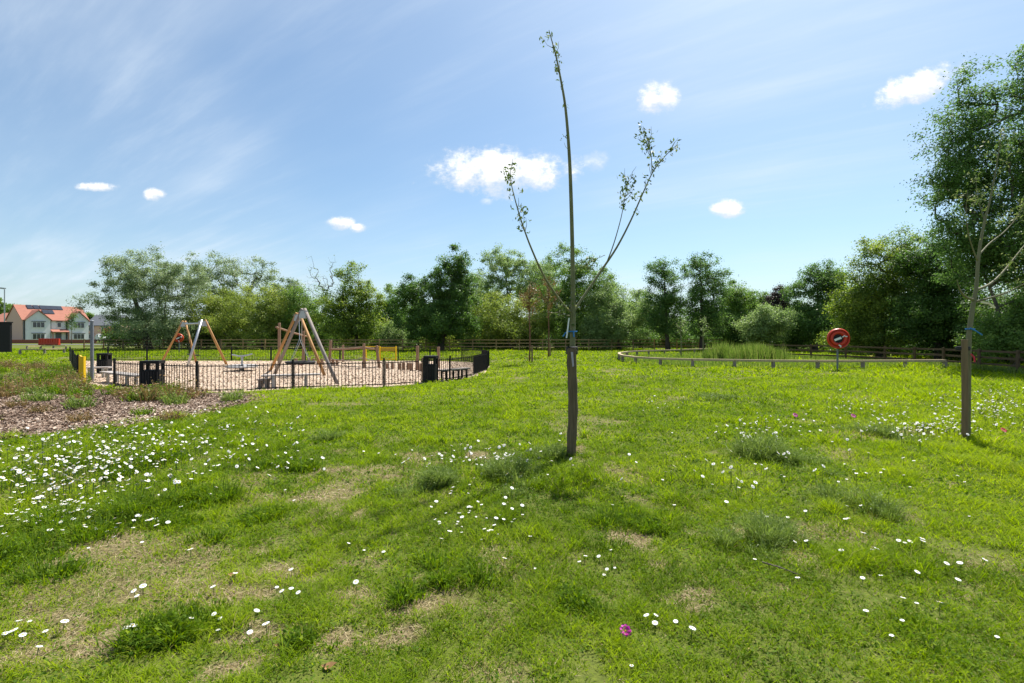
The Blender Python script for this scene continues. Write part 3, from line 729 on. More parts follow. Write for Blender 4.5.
for k, (px, top, w, lm, lab) in enumerate(((395, 286, 20, L_MID, 'hazy green treetop seen left of the dense dark tree'), (478, 274, 20, L_PALE, 'pale treetop seen right of the dense dark tree'), (545, 262, 24, L_MID, 'set-back tree rising between the two bronze saplings and the staked tree'), (606, 284, 24, L_MID, 'set-back tree behind the low spreading light green tree'),
                                       (640, 288, 20, L_PALE, 'set-back pale tree left of the open-crowned pair'), (733, 284, 18, L_MID, 'set-back tree seen right of the open-crowned pair'), (790, 296, 20, L_DARK, 'set-back dark tree left of the round-topped tree'), (283, 276, 24, L_WILLOW, 'set-back greyish tree between the thin-leaved tree and the bare tree'), (852, 282, 22, L_MID, 'set-back tree between the round-topped tree and the layered bright tree'))):
    tree('distant_tree', lab, 'tree', px, 69 + k % 3, [(px, top + 13, w * .85, 15), (px + 8, top + 34, w * 1.2, 22), (px - 10, top + 30, w * 1.1, 20)], lm, 11000, .22, 90, .2, seed=60 + k)

# shrubs under and behind the tree line
protos = []
for k, (lm, hh) in enumerate([(L_DARK, 3.2), (L_MID, 2.6), (L_DARK, 2.3), (L_YEL, 2.2)]):
    rng = np.random.default_rng(500 + k); t = thing('shrub', 'shrub', 'shrub', (0, 0, 0), 'shrubs filling the gaps under the tree line')
    mbt, C = grow((0, 0, 0), [(0, 0, hh * .55, 1.7, 1.5, hh * .45), (.8, 0, hh * .35, 1.2, 1.2, hh * .35), (-.9, .2, hh * .33, 1.2, 1.2, hh * .33)], 70, rng, hh * .6, trunk_r=0.07)
    mbt.build('stems', M_BARK, t, local=True); idx = rng.integers(0, len(C), 5200); P = C[idx] + rng.normal(size=(5200, 3)) * .3; P[:, 2] = np.maximum(P[:, 2], .05)
    V, F = leaves_arrays(P, 0.18, rng); np_mesh('foliage', V, F, lm, rng.uniform(0, 1, len(F)), parent=t); protos.append(t)
SHRUB_LAB = ['dark green shrub in the shade under the tree line, behind the wooden fence', 'mid-green shrub under the tree line, behind the wooden fence',
             'low dark shrub in the shade under the tree line, behind the wooden fence', 'yellowish green shrub under the tree line, behind the wooden fence']
used = [0] * 4; rr = random.Random(4); px = 120
while px < 830:
    Z = 57.5 + rr.uniform(-1.5, 5); k = rr.choice([0, 0, 1, 2, 2, 3]); x = (px - 512) / FPX * Z
    if px > 740: Z = 50 + rr.uniform(-3, 2); x = (px - 512) / FPX * Z
    if not used[k]: protos[k].location = (x, Z, 0); protos[k]['label'] = SHRUB_LAB[k]; used[k] = 1
    else: dup(protos[k], (x, Z, 0), rr.uniform(0, 6.28), rr.uniform(.85, 1.2), SHRUB_LAB[k])
    px += rr.uniform(13, 21)
for i in range(30):
    Z = 65 + rr.uniform(0, 4); k = rr.choice([0, 1, 0, 2]); dup(protos[k], ((372 + i * 17 - 512) / FPX * Z, Z, 0), rr.uniform(0, 6.28), rr.uniform(1.3, 1.7), 'big shadowed shrub deep behind the tree line')
for px, Z, k in ((850, 40, 2), (878, 37, 0), (905, 36, 2), (935, 33, 0), (962, 30, 2), (990, 29, 0), (1022, 27, 2), (1050, 26, 0)):
    dup(protos[k], ((px - 512) / FPX * Z, Z, 0), px, 0.95, SHRUB_LAB[k])

rng = np.random.default_rng(77); n = 60000; x = rng.uniform(-95, 110, n); hw = 3.0 + 2.2 * fbm(x * .12, x * 0, 5)
x = x[(x > -50)]; n = len(x); hw = 3.0 + 2.2 * fbm(x * .12, x * 0, 5)
P = np.column_stack([x, rng.uniform(72, 80, n), rng.uniform(0, 1, n) * hw]); V, F = leaves_arrays(P, 0.42, rng)
stuff(np_mesh('distant_woodland', V, F, L_DARK, rng.uniform(0, 1, n)))


# ------------------------------------------------------------------ buildings on the left
def at_plane_mb(): return MB()


def local_thing(name, label, cat, loc, rz, group=None):
    t = thing(name, label, cat, loc, group); t.rotation_euler = (0, 0, rz); ORG[t.name] = Vector((0, 0, 0)); return t


def gable(mb, x0, x1, y0, y1, z0, z1, along='x', ov=0.3, th=0.16):
    """Roof slabs with thickness, ridge along x or y."""
    if along == 'x':
        ym = (y0 + y1) / 2
        for s, ye in ((-1, y0 - ov), (1, y1 + ov)):
            ze = z0 - ov * (z1 - z0) / ((y1 - y0) / 2)
            vs = [(x0 - ov, ye, ze), (x1 + ov, ye, ze), (x1 + ov, ym, z1), (x0 - ov, ym, z1)]
            mb.add(vs + [(a, b, c + th) for a, b, c in vs], [(0, 1, 2, 3)[::-1], (4, 5, 6, 7), (0, 1, 5, 4), (1, 2, 6, 5), (2, 3, 7, 6), (3, 0, 4, 7)])
    else:
        xm = (x0 + x1) / 2
        for s, xe in ((-1, x0 - ov), (1, x1 + ov)):
            ze = z0 - ov * (z1 - z0) / ((x1 - x0) / 2)
            vs = [(xe, y0 - ov, ze), (xe, y1, ze), (xm, y1, z1), (xm, y0 - ov, z1)]
            mb.add(vs + [(a, b, c + th) for a, b, c in vs], [(0, 1, 2, 3)[::-1], (4, 5, 6, 7), (0, 1, 5, 4), (1, 2, 6, 5), (2, 3, 7, 6), (3, 0, 4, 7)])


def window(parent, x, z, w, h, y, panes, frame_m):
    f = MB(); f.box((x, y - 0.03, z), (w + .16, 0.10, h + .16)); fr = f.build('window', frame_m, parent, local=True)
    g = MB()
    for i in range(panes):
        pw = w / panes; g.box((x - w / 2 + pw * (i + .5), y - 0.085, z), (pw - 0.10, 0.03, h - 0.06))
    g.build('pane', M_GLASS, fr, local=True)
    s = MB(); s.box((x, y - 0.10, z + h / 2 + 0.17), (w + .34, 0.14, 0.17)); s.build('lintel', M_SLATE, fr, local=True)


M_FRAME = mat('white_window_frame', (0.7, 0.7, 0.7), (0.66, 0.66, 0.66), rough=0.5)
Z0 = 105.0; cx = (23 - 512) / FPX * Z0
h = local_thing('detached_house', 'pale rendered two-storey house with terracotta roof, twin front gables and solar panels', 'house', (cx, Z0, 0.0), math.atan2(.85, .42))
mb = MB(); mb.box((5.75, 4, 2.5), (11.5, 8, 5.0))
for x0, x1 in ((0.25, 4.35), (7.6, 11.3)):
    mb.box(((x0 + x1) / 2, -0.35, 2.5), (x1 - x0, 0.7, 5.0)); xm = (x0 + x1) / 2
    mb.add([(x0, -.7, 5), (x1, -.7, 5), (xm, -.7, 6.9), (x0, 1.5, 5), (x1, 1.5, 5), (xm, 1.5, 6.9)], [(0, 1, 2), (5, 4, 3)])
mb.build('wall', M_RENDER, h, local=True)
mb = MB(); mb.box((-0.06, 4, 2.5), (0.12, 8, 5.0)); mb.add([(-.12, 0, 5), (-.12, 8, 5), (-.12, 4, 8.15)], [(2, 1, 0)]); mb.build('gable_wall', M_PINKBRICK, h, local=True); MB().add([(11.5, 0, 5), (11.5, 8, 5), (11.5, 4, 8.15)], [(0, 1, 2)]).build('gable_wall', M_PINKBRICK, h, local=True)
mb = MB(); gable(mb, 0, 11.5, 0, 8, 5.0, 8.2)
for x0, x1 in ((0.25, 4.35), (7.6, 11.3)): gable(mb, x0, x1, -0.7, 3.0, 5.0, 7.0, 'y', ov=0.25)
rf = mb.build('roof', M_TERRACOTTA, h, local=True)
mb = MB()
for x, yb, zt in ((2.2, 0, 0), (3.3, 0, 0), (4.4, 0, 0), (5.4, 0, 0), (6.4, 0, 0), (7.4, 0, 0)):
    sl = 3.2 / 4
    for row in ((1.15,) if not (4.0 < x < 6.0) else (1.15, 2.45)):
        y1_, y0_ = 4 - row + .95, 4 - row - .1; z1_, z0_ = 5 + y1_ * sl + .34, 5 + y0_ * sl + .34
        mb.add([(x - .5, y0_, z0_), (x + .48, y0_, z0_), (x + .48, y1_, z1_), (x - .5, y1_, z1_), (x - .5, y0_, z0_ - .08), (x + .48, y0_, z0_ - .08), (x + .48, y1_, z1_ - .08), (x - .5, y1_, z1_ - .08)],
               [(0, 1, 2, 3), (7, 6, 5, 4), (0, 4, 5, 1), (1, 5, 6, 2), (2, 6, 7, 3), (3, 7, 4, 0)])
mb.build('solar_panel', M_SOLAR, rf, local=True)
for x in (2.3, 9.45):
    for z in (3.85, 1.25): window(h, x, z, 2.0, 1.15, -0.72, 3, M_FRAME)
window(h, 6.1, 3.9, 0.7, 1.0, -0.02, 1, M_FRAME)
mb = MB(); mb.add([(4.5, -1.3, 2.35), (7.5, -1.3, 2.35), (7.5, -.02, 2.95), (4.5, -.02, 2.95), (4.5, -1.3, 2.2), (7.5, -1.3, 2.2), (7.5, -.02, 2.2), (4.5, -.02, 2.2)], [(0, 1, 2, 3), (7, 6, 5, 4), (0, 4, 5, 1), (1, 5, 6, 2), (3, 7, 4, 0)])
for x in (4.6, 7.4): mb.box((x, -1.2, 1.1), (.14, .14, 2.2))
mb.build('porch', [M_TERRACOTTA], h, local=True)
mb = MB(); mb.box((6.0, -.05, 1.05), (1.0, .1, 2.1)); dr = mb.build('door', M_SLATE, h, local=True); mb = MB(); mb.box((6.4, -.12, 1.05), (.05, .06, .2)); mb.build('handle', M_GALV, dr, local=True)
for x in (0.12, 4.55, 7.4): MB().tube([(x, -.16, 0), (x, -.16, 4.9)], 0.09, 6).build('drainpipe', M_STEEL_BLACK, h, local=True)

x0 = (-12 - 512) / FPX * 122; x1 = (7 - 512) / FPX * 122
h = local_thing('detached_house', 'red brick house beyond the pale house, cut by the picture edge', 'house', (x0, 122, 0), 0)
wd = x1 - x0; mb = MB(); mb.box((wd / 2, 4, 2.4), (wd, 8, 4.8)); mb.build('wall', M_REDBRICK, h, local=True); mb = MB(); gable(mb, 0, wd, 0, 8, 4.8, 7.2); mb.build('roof', M_TERRACOTTA, h, local=True)
window(h, wd - 1.6, 3.6, 1.2, 1.1, 0, 2, M_FRAME); window(h, wd - 1.6, 1.3, 1.2, 1.1, 0, 2, M_FRAME)
x0 = (86 - 512) / FPX * 128; x1 = (113 - 512) / FPX * 128
h = local_thing('terraced_house', 'pink brick house with grey slate roof behind the parked white car', 'house', (x0, 128, 0), 0.15)
wd = x1 - x0; mb = MB(); mb.box((wd / 2, 4, 2.1), (wd, 8, 4.2)); mb.build('wall', M_PINKBRICK, h, local=True); mb = MB(); gable(mb, 0, wd, 0, 8, 4.2, 6.9); mb.build('roof', M_SLATE, h, local=True)
for x in (1.3, 4.3): window(h, x, 3.2, 1.1, 1.0, 0, 2, M_FRAME); window(h, x, 1.2, 1.1, 1.1, 0, 2, M_FRAME)

# low red brick garden wall before the house
t = tag(MB().box(((-93), 93, 0.35), (26, 0.25, 0.7), 0.0).build('garden_wall', M_REDBRICK), 'low dark red brick wall along the house front', 'wall')


def car(label, loc, rz, paint):
    t = local_thing('parked_car', label, 'car', loc, rz)
    mb = MB(); prof = [(-2.1, .35), (-2.15, .75), (-1.9, 1.0), (-1.2, 1.05), (-.55, 1.45), (1.0, 1.5), (1.75, 1.1), (2.1, .95), (2.15, .4)]
    vs = [(x, y * (0.82 if z > 1.2 else 1), z) for y in (-.87, .87) for x, z in prof]; n = len(prof)
    mb.add(vs, [tuple(range(n)), tuple(range(n, 2 * n))[::-1]] + [(i, i + n, (i + 1) % n + n, (i + 1) % n) for i in range(n)]); mb.build('body', paint, t, local=True)
    g = MB()
    for y in (-.80, .80): g.add([(-.95, y * 1.03, 1.06), (1.4, y * 1.03, 1.06), (.9, y * .93, 1.42), (-.5, y * .93, 1.40)], [(0, 1, 2, 3)])
    g.add([(-1.22, -.72, 1.07), (-1.22, .72, 1.07), (-.62, .66, 1.43), (-.62, -.66, 1.43)], [(0, 1, 2, 3)]); g.build('windows', M_GLASS, t, local=True)
    for x in (-1.35, 1.35):
        for y in (-.8, .8):
            w = MB().lathe([(.1, -.1), (.31, -.1), (.33, 0), (.31, .1), (.1, .1)], (x, y, .33), (0, 1, 0), 16).build('wheel', M_RUBBER, t, local=True)
            MB().lathe([(.02, -.115), (.2, -.112), (.2, .112), (.02, .115)], (x, y, .33), (0, 1, 0), 12).build('rim', M_GALV, w, local=True)
    for y in (-.6, .6): MB().box((-2.12, y, .72), (.1, .3, .14)).build('headlight', M_WHITE, t, local=True)
    return t


car('white parked car half hidden behind the grey post and willow', ((103 - 512) / FPX * 92, 92, 0.3), math.radians(140), M_CARWHITE)

for k, (px, w) in enumerate(((44.5, 0), (54.5, 0))):
    Z = 76; x = (px - 512) / FPX * Z
    t = local_thing('plastic_barrier', ['red plastic road barrier in front of the house bay window', 'red plastic road barrier in front of the house porch'][k], 'barrier', (x, Z, 0), 0.04 * (1 - 2 * k), 'red barriers by the road')
    mb = MB(); mb.box((0, 0, .66), (1.62, .34, .78), ch=.05); mb.box((0, 0, .17), (1.62, .5, .2), ch=.06)
    for i in range(4): mb.box((-.6 + .4 * i, -.19, .7), (.16, .06, .6))
    mb.build('body', M_RED, t, local=True); mb = MB()
    for s in (-1, 1): mb.box((s * .5, 0, .06), (.3, .55, .1))
    mb.build('foot', M_RUBBER, t, local=True)

Z = 56; x = (4.5 - 512) / FPX * Z; t = thing('street_lamp', 'tall grey street lamp column beside the pale house', 'street lamp', (x, Z, 0))
MB().tube([(x, Z, 0), (x, Z, 1.2), (x, Z, 1.21), (x, Z, 6.9)], [.09, .09, .06, .05], 10).build('column', M_GALV, t)
hd = MB().beam((x + .05, Z, 7.0), (x - .65, Z, 7.06), .26, .12).build('lamp_head', M_GREYPAINT, t); MB().beam((x - .1, Z, 6.925), (x - .6, Z, 6.97), .2, .03).build('lens', M_WHITE, hd)

# black board whose edge shows at the left border
Z = 12.0; x = (11 - 512) / FPX * Z; t = thing('notice_board', 'back of a black notice board at the left border', 'notice board', (x - .55, Z, gz(x - .55, Z)))
zc = CAMZ - (337.5 - HOR) / FPX * Z; hh = 29 / FPX * Z
MB().box((x - .55, Z, zc), (1.1, .05, hh)).build('panel', M_STEEL_BLACK, t); MB().box((x - .55, Z, zc + hh / 2 + .014), (1.14, .07, .03)).build('top_cap', M_STEEL_BLACK, t)
for s in (-.32, .32): MB().box((x - .55 + s - .36, Z + .07, (zc + hh / 2) / 2 - .1), (.07, .07, zc + hh / 2 + .1)).build('post', M_STEEL_BLACK, t)

# ------------------------------------------------------------------ fences


def resample(P, step):
    out = [P[0]]; carry = 0.0
    pts = [Vector(p) for p in P]; L = [0]
    for a, b in zip(pts, pts[1:]): L.append(L[-1] + (b - a).length)
    n = max(1, round(L[-1] / step)); res = []
    for k in range(n + 1):
        d = L[-1] * k / n; i = min(next((j for j in range(1, len(L)) if L[j] >= d - 1e-6), len(L) - 1), len(L) - 1)
        t = (d - L[i - 1]) / max(L[i] - L[i - 1], 1e-6); res.append(pts[i - 1].lerp(pts[i], t))
    return res


def rail_fence(name, label, px_pts, h0, h1, rails, step, post=(.10, .10), rail=(.04, .09), m=None, mr=None):
    P = [Vector(at(px, py)) for px, py in px_pts]; R = resample(P, step); n = len(R); t = thing(name, label, 'fence', R[0])
    rr = random.Random(len(R))
    R = [p + Vector((rr.uniform(-.03, .03), rr.uniform(-.03, .03), 0)) for p in R]
    hs = [h0 + (h1 - h0) * i / (n - 1) for i in range(n)]
    for i, p in enumerate(R):
        rz = rr.uniform(-.1, .1); MB().box((p.x, p.y, p.z + hs[i] / 2 - .06), (*post, hs[i] + .18), rz, ch=.012).build('post', m or M_WOOD_FENCE, t)
    for i in range(n - 1):
        a, b = R[i], R[i + 1]; d = (b - a).normalized(); s = Vector((d.y, -d.x, 0)) * (post[0] / 2 + rail[0] / 2 + .004)
        if s.y > 0: s = -s
        for fr in rails:
            jj = rr.uniform(-.012, .012)
            MB().beam(a + s + Vector((0, 0, hs[i] * fr + jj)), b + s + Vector((0, 0, hs[i + 1] * fr + jj)) - d * .012, rail[0], rail[1]).build('rail', mr or m or M_WOOD_FENCE, t)
    return t


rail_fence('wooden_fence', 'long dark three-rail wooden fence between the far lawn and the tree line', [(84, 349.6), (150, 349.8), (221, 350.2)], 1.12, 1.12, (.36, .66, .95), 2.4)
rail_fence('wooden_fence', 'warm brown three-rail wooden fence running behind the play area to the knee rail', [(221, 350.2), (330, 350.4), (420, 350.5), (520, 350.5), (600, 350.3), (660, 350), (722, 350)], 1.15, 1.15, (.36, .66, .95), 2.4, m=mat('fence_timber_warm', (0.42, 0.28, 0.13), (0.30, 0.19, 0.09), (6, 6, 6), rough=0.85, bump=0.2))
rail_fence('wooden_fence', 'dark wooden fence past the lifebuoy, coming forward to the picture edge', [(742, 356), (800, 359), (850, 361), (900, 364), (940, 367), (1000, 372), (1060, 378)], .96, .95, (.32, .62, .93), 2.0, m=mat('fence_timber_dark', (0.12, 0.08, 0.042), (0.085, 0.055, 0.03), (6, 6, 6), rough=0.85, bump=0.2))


def knee_rail(label, px_pts, h, step, m=None):
    P = [Vector(at(px, py)) for px, py in px_pts]; R = resample(P, step); n = len(R); t = thing('knee_rail', label, 'knee rail', R[0])
    for i, p in enumerate(R): MB().box((p.x, p.y, p.z + h / 2 - .08), (.15, .13, h + .06), i * .3, ch=.015).build('post', M_WOOD_GREY, t)
    for a, b in zip(R, R[1:]):
        d = (b - a).normalized(); MB().beam(a + Vector((0, 0, h)) - d * .0, b + Vector((0, 0, h)) - d * .012, .17, .10).build('rail', m or M_WOOD_RAIL, t)
    return t


knee_rail('long curved timber knee rail on short posts round the pond edge', POND_FAR_PX[:0:-1] + POND_NEAR_PX, .38, 1.95)
knee_rail('short pale timber knee rail on the grass before the red barriers', [(27, 350.3), (45, 349.7), (66, 349.8)], .42, 1.6)
knee_rail('pale low timber rail nearest the black notice board', [(20, 354.6), (34, 354.4), (48, 354), (64, 353.4)], .42, 1.8)

# steel play area fence
BARS_H = .90
t = thing('play_area_fence', 'black steel bow-top fence of upright bars round the play area', 'fence', (*PLAY[3], ZP))


def bar_panel(a, b, parent):
    mb = MB(); d = b - a; L = d.length; n = max(2, int(L / .108)); u = d.normalized()
    for z in (.10, BARS_H - .06): mb.beam(a + u * .045 + Vector((0, 0, z)), b - u * .045 + Vector((0, 0, z)), .012, .03)
    for k in range(n):
        p = a + d * ((k + .5) / n); mb.tube([p + Vector((0, 0, .06)), p + Vector((0, 0, BARS_H))], .012, 4)
    mb.build('panel', M_STEEL_BLACK, parent)


near = [Vector((*PLAY[i], ZP)) for i in range(0, 13)]
near[0] = Vector((*plane(114.5, 387.5, ZP), ZP)); near[1] = Vector((*plane(130, 389.6, ZP), ZP))
farv = [Vector((*PLAY[i], ZP)) for i in range(12, 20)]
NP = [near[0]] + [Vector((*plane(px, py, ZP), ZP)) for px, py in ((155, 391.5), (197, 393.5), (245, 392.8), (293, 390), (340, 388.5), (384, 387), (420, 384.5), (450, 381), (473, 376.2), (487, 370.5), (489, 366.2), (482, 364))]
FP = [NP[-1]] + [Vector((*plane(px, py, ZP), ZP)) for px, py in ((462, 361.6), (430, 361), (398, 361))]
FP2 = [Vector((*plane(px, 361, ZP), ZP)) for px in (365, 340, 305, 271, 231.5, 190, 147, 108, 70)]
SIDE = [FP2[-1], Vector((*plane(73, 369, ZP), ZP)), Vector((*plane(78, 379, ZP), ZP))]
for run in (NP, FP, FP2, SIDE):
    for i, p in enumerate(run):
        if (run in (FP, SIDE) and i == 0) or (run is NP and i in (1, 3, 5, 7, 9)): continue
        MB().box((p.x, p.y, p.z + .49), (.056, .056, 1.02)).build('post', M_STEEL_BLACK, t)
    for a, b in zip(run, run[1:]): bar_panel(a, b, t)


def gate(label, a, b, m):
    a = Vector(a); b = Vector(b); t = thing('play_area_gate', label, 'gate', a); d = b - a
    for p, hgt in ((a, 1.02), (b, 1.02)): MB().box((p.x, p.y, ZP + hgt / 2), (.085, .085, hgt)).build('post', m, t)
    mb = MB(); u = d.normalized()
    for z in (.12, .92): mb.beam(a + u * .05 + Vector((0, 0, z)), b - u * .05 + Vector((0, 0, z)), .04, .05)
    mb.build('gate_frame', m, t); mb = MB(); n = int(d.length / .11)
    for k in range(n): p = a + d * ((k + .5) / n); mb.tube([p + Vector((0, 0, .145)), p + Vector((0, 0, .895))], .009, 4)
    mb.build('gate_bars', m, t); return t


g = gate('yellow gate in the far run of the play area fence', Vector((*plane(380, 361, ZP), ZP)), Vector((*plane(396, 361, ZP), ZP)), M_YELLOW)
a, b = plane(381, 361, ZP), plane(395, 361, ZP); MB().box(((a[0] + b[0]) / 2, a[1], ZP + .79), (b[0] - a[0], .03, .2)).build('mesh_panel', mat('yellow_mesh_dark', (0.25, 0.18, 0.02), (0.35, 0.24, 0.02), (30, 30, 30), rough=0.6), g)
p = Vector((*plane(366, 361, ZP), ZP)); MB().box((p.x, p.y, ZP + .51), (.085, .085, 1.02)).build('post', M_YELLOW, g)
MB().beam(p + Vector((0, 0, 1.0)), Vector((*plane(380, 361, ZP), ZP + 1.0)), .05, .05).build('top_rail', M_YELLOW, g)
# open gate seen almost end on
a = Vector((*plane(83, 384.5, ZP), ZP)); b = Vector((*plane(80.0, 379, ZP), ZP))
t = thing('play_area_gate', 'yellow gate standing open at the near corner of the play area fence', 'gate', a)
d = b - a; u = d.normalized()
mb = MB(); mb.box((a.x, a.y, ZP + .5), (.13, .10, 1.04)); mb.build('post', M_YELLOW, t)
mb = MB(); mb.beam(a + u * .06 + Vector((0, 0, .12)), b + Vector((0, 0, .12)), .05, .06); mb.beam(a + u * .06 + Vector((0, 0, .95)), b + Vector((0, 0, .95)), .05, .06); mb.box((b.x, b.y, ZP + .53), (.06, .06, .9)); mb.build('gate_frame', M_YELLOW, t)
mb = MB()
for k in range(1, 9): p = a + d * (k / 9); mb.box((p.x, p.y, ZP + .53), (.02, .025, .77))
mb.build('gate_bars', M_YELLOW, t)


# ------------------------------------------------------------------ play area furniture
def pz(px, py): return Vector((*plane(px, py, ZP), ZP + .012))


def swing_frame(label, feetA, feetB, apA, apB, mA, mB, seat):
    """Two A-frames (near A, far B) with a crossbar; seat 'basket' or 'flat'."""
    c = (feetA[0] + feetA[1] + feetB[0] + feetB[1]) / 4; t = thing('swing_set', label, 'swing', c)
    for feet, ap, ms in ((feetA, apA, mA), (feetB, apB, mB)):
        ax = (feet[1] - feet[0]).normalized()
        for i, f in enumerate(feet):
            s = ax * (-.10 if i == 0 else .10); MB().tube([f - Vector((0, 0, .05)), f.lerp(ap + s, .5), ap + s + Vector((0, 0, .1))], [.068, .066, .06], 10).build('leg', ms[i], t, smooth=True)
        MB().beam(ap - ax * .26 - Vector((0, 0, .12)), ap + ax * .26 - Vector((0, 0, .12)), .10, .30).build('head_plate', M_GALV, t)
    MB().tube([apA + Vector((0, 0, -.1)), apB + Vector((0, 0, -.1))], .05, 10).build('crossbar', M_GALV, t)
    d = apB - apA; u = d.normalized(); v = Vector((-u.y, u.x, 0)); top = Vector((0, 0, -.16))
    if seat == 'basket':
        c0 = apA + d * .5; c0 = Vector((c0.x, c0.y, ZP + .62)); r = .56
        b = tag(MB().torus(c0, r, .055, (0, 0, 1), 28, 8).build('basket_swing', M_RUBBER, smooth=True), 'round black basket swing seat hanging under the big timber frame', 'swing seat')
        n = MB()
        for k in range(-4, 5):
            w = math.sqrt(max(r * r - (k * .12) ** 2, .01))
            for ax1, ax2 in ((u, v), (v, u)):
                n.tube([c0 + ax1 * (k * .12) - ax2 * w, c0 + ax1 * (k * .12) - Vector((0, 0, .10)), c0 + ax1 * (k * .12) + ax2 * w], .012, 4)
        n.build('rope_net', mat('red_rope', (0.25, 0.03, 0.03), (0.1, 0.02, 0.02), rough=.8), b)
        n = MB()
        for s1 in (-1, 1):
            for s2 in (-1, 1): n.tube([c0 + u * s1 * r * .7 + v * s2 * r * .7, c0 + u * s1 * .68 + Vector((0, 0, 1.0)), apA + d * (.5 + s1 * .30) + top], .012, 5)
        n.build('chain', M_GALV, b)
    else:
        for k, f in enumerate((.3, .7)):
            c0 = apA + d * f; c0 = Vector((c0.x, c0.y, ZP + .58)); r = .22
            b = tag(MB().beam(c0 - u * r, c0 + u * r, .18, .05).build('flat_swing', M_RUBBER), ['flat black swing seat nearer the grey leg of the small frame', 'flat black swing seat toward the far end of the small frame'][k], 'swing seat', 'flat seats of the small swing')
            n = MB()
            for s in (-1, 1): n.tube([c0 + u * s * r, apA + d * (f + s * .07) + top], .014, 5)
            n.build('chain', M_STEEL_BLACK, b)
    return t


# big frame near the middle
fA = (pz(273, 377), pz(338, 384.5)); fB = (pz(269.5, 371.5), pz(325, 375.5))
Ya = (fA[0].y + fA[1].y) / 2; Yb = (fB[0].y + fB[1].y) / 2
apA = Vector(((303.5 - 512) / FPX * Ya, Ya, CAMZ - (311.5 - HOR) / FPX * Ya)); apB = Vector(((298 - 512) / FPX * Yb, Yb, apA.z))
swing_frame('large timber A-frame with two grey near legs and two golden far legs', fA, fB, apA, apB, (M_WOOD_GREY, M_WOOD_GREY), (M_WOOD_NEW, M_WOOD_NEW), 'basket')
fA = (pz(187, 367.2), pz(227, 364.8)); fB = (pz(161.5, 362.2), pz(196.5, 363))
Ya = (fA[0].y + fA[1].y) / 2; Yb = (fB[0].y + fB[1].y) / 2
apA = Vector(((203.5 - 512) / FPX * Ya, Ya, CAMZ - (321.5 - HOR) / FPX * Ya)); apB = Vector(((184 - 512) / FPX * Yb, Yb, CAMZ - (322.5 - HOR) / FPX * Yb))
swing_frame('smaller timber A-frame swing with one silver leg, farther from the big one', fA, fB, apA, apB, (M_GALV, M_WOOD_NEW), (M_WOOD_NEW, M_WOOD_NEW), 'flat')

# stand-on spinner
c = pz(242, 371); t = thing('standing_spinner', 'round stand-on spinner disc with grey T-handle in the middle of the chips', 'play spinner', c)
MB().lathe([(.1, -.02), (.1, .17), (.68, .19), (.74, .21), (.74, .25), (.70, .27), (.06, .28)], c, (.02, -.04, 1), 32).build('disc', mat('grey_rubber_disc', (.30, .29, .28), (.24, .23, .23), rough=.8), t, smooth=False)
MB().tube([c + Vector((0, 0, .2)), c + Vector((0, 0, .78))], .05, 10).build('handle_post', M_GALV, t)
MB().tube([c + Vector((-.5, 0, .80)), c + Vector((-.2, 0, .74)), c + Vector((0, 0, .73)), c + Vector((.2, 0, .76)), c + Vector((.5, 0, .84))], .035, 8).build('handle_bar', M_GALV, t)


def bench(label, pa, pb, toppy, legs, dep=.42, legm=None, topm=None):
    """pa, pb: photo positions of the top's two ends (on the ground below); toppy seat height."""
    a, b = pz(*pa), pz(*pb); t = thing('park_bench', label, 'bench', (a + b) / 2); d = b - a; u = d.normalized(); v = Vector((-u.y, u.x, 0)); hz = toppy
    for k in range(4):
        o = v * (dep * (k - 1.5) / 4); MB().beam(a + o + Vector((0, 0, hz)), b + o + Vector((0, 0, hz)), dep / 4 - .012, .05).build('slat', topm or M_WOOD_BENCH, t)
    for f in legs:
        p = a + d * f; MB().beam(p + v * dep * .42 + Vector((0, 0, hz - .055)), p - v * dep * .42 + Vector((0, 0, hz - .055)), .07, .05).build('bracket', legm or M_GALV, t)
        for s in (-1, 1): q = p + v * s * dep * .33; MB().box((q.x, q.y, q.z + (hz - .08) / 2), (.08, .06, hz - .08)).build('leg', legm or M_GALV, t)
    return t


bench('long backless timber bench under the big swing frame, near the fence', (262, 388.5), (320, 386.5), .42, (.2, .75))
bench('low timber bench left of the slotted black bin, beside the fence', (106, 382), (141, 387), .38, (.2, .75))
bench('small timber bench in front of the far black bin', (86, 378), (111, 377.5), .42, (.2, .75))
bench('dark timber bench right of the timber-cornered litter bin', (438, 381.5), (467, 378.5), .42, (.2, .6, .9), topm=M_WOOD_GREY, legm=M_STEEL_BLACK)
p = pz(264, 388.2); t = thing('foot_block', 'small grey footrest block at the end of the long bench', 'footrest', p)
MB().box((p.x, p.y, p.z + .28), (.34, .3, .05)).build('top', M_WOOD_GREY, t)
for s in (-.11, .11): MB().box((p.x + s, p.y, p.z + .13), (.09, .2, .25)).build('leg', M_WOOD_GREY, t)


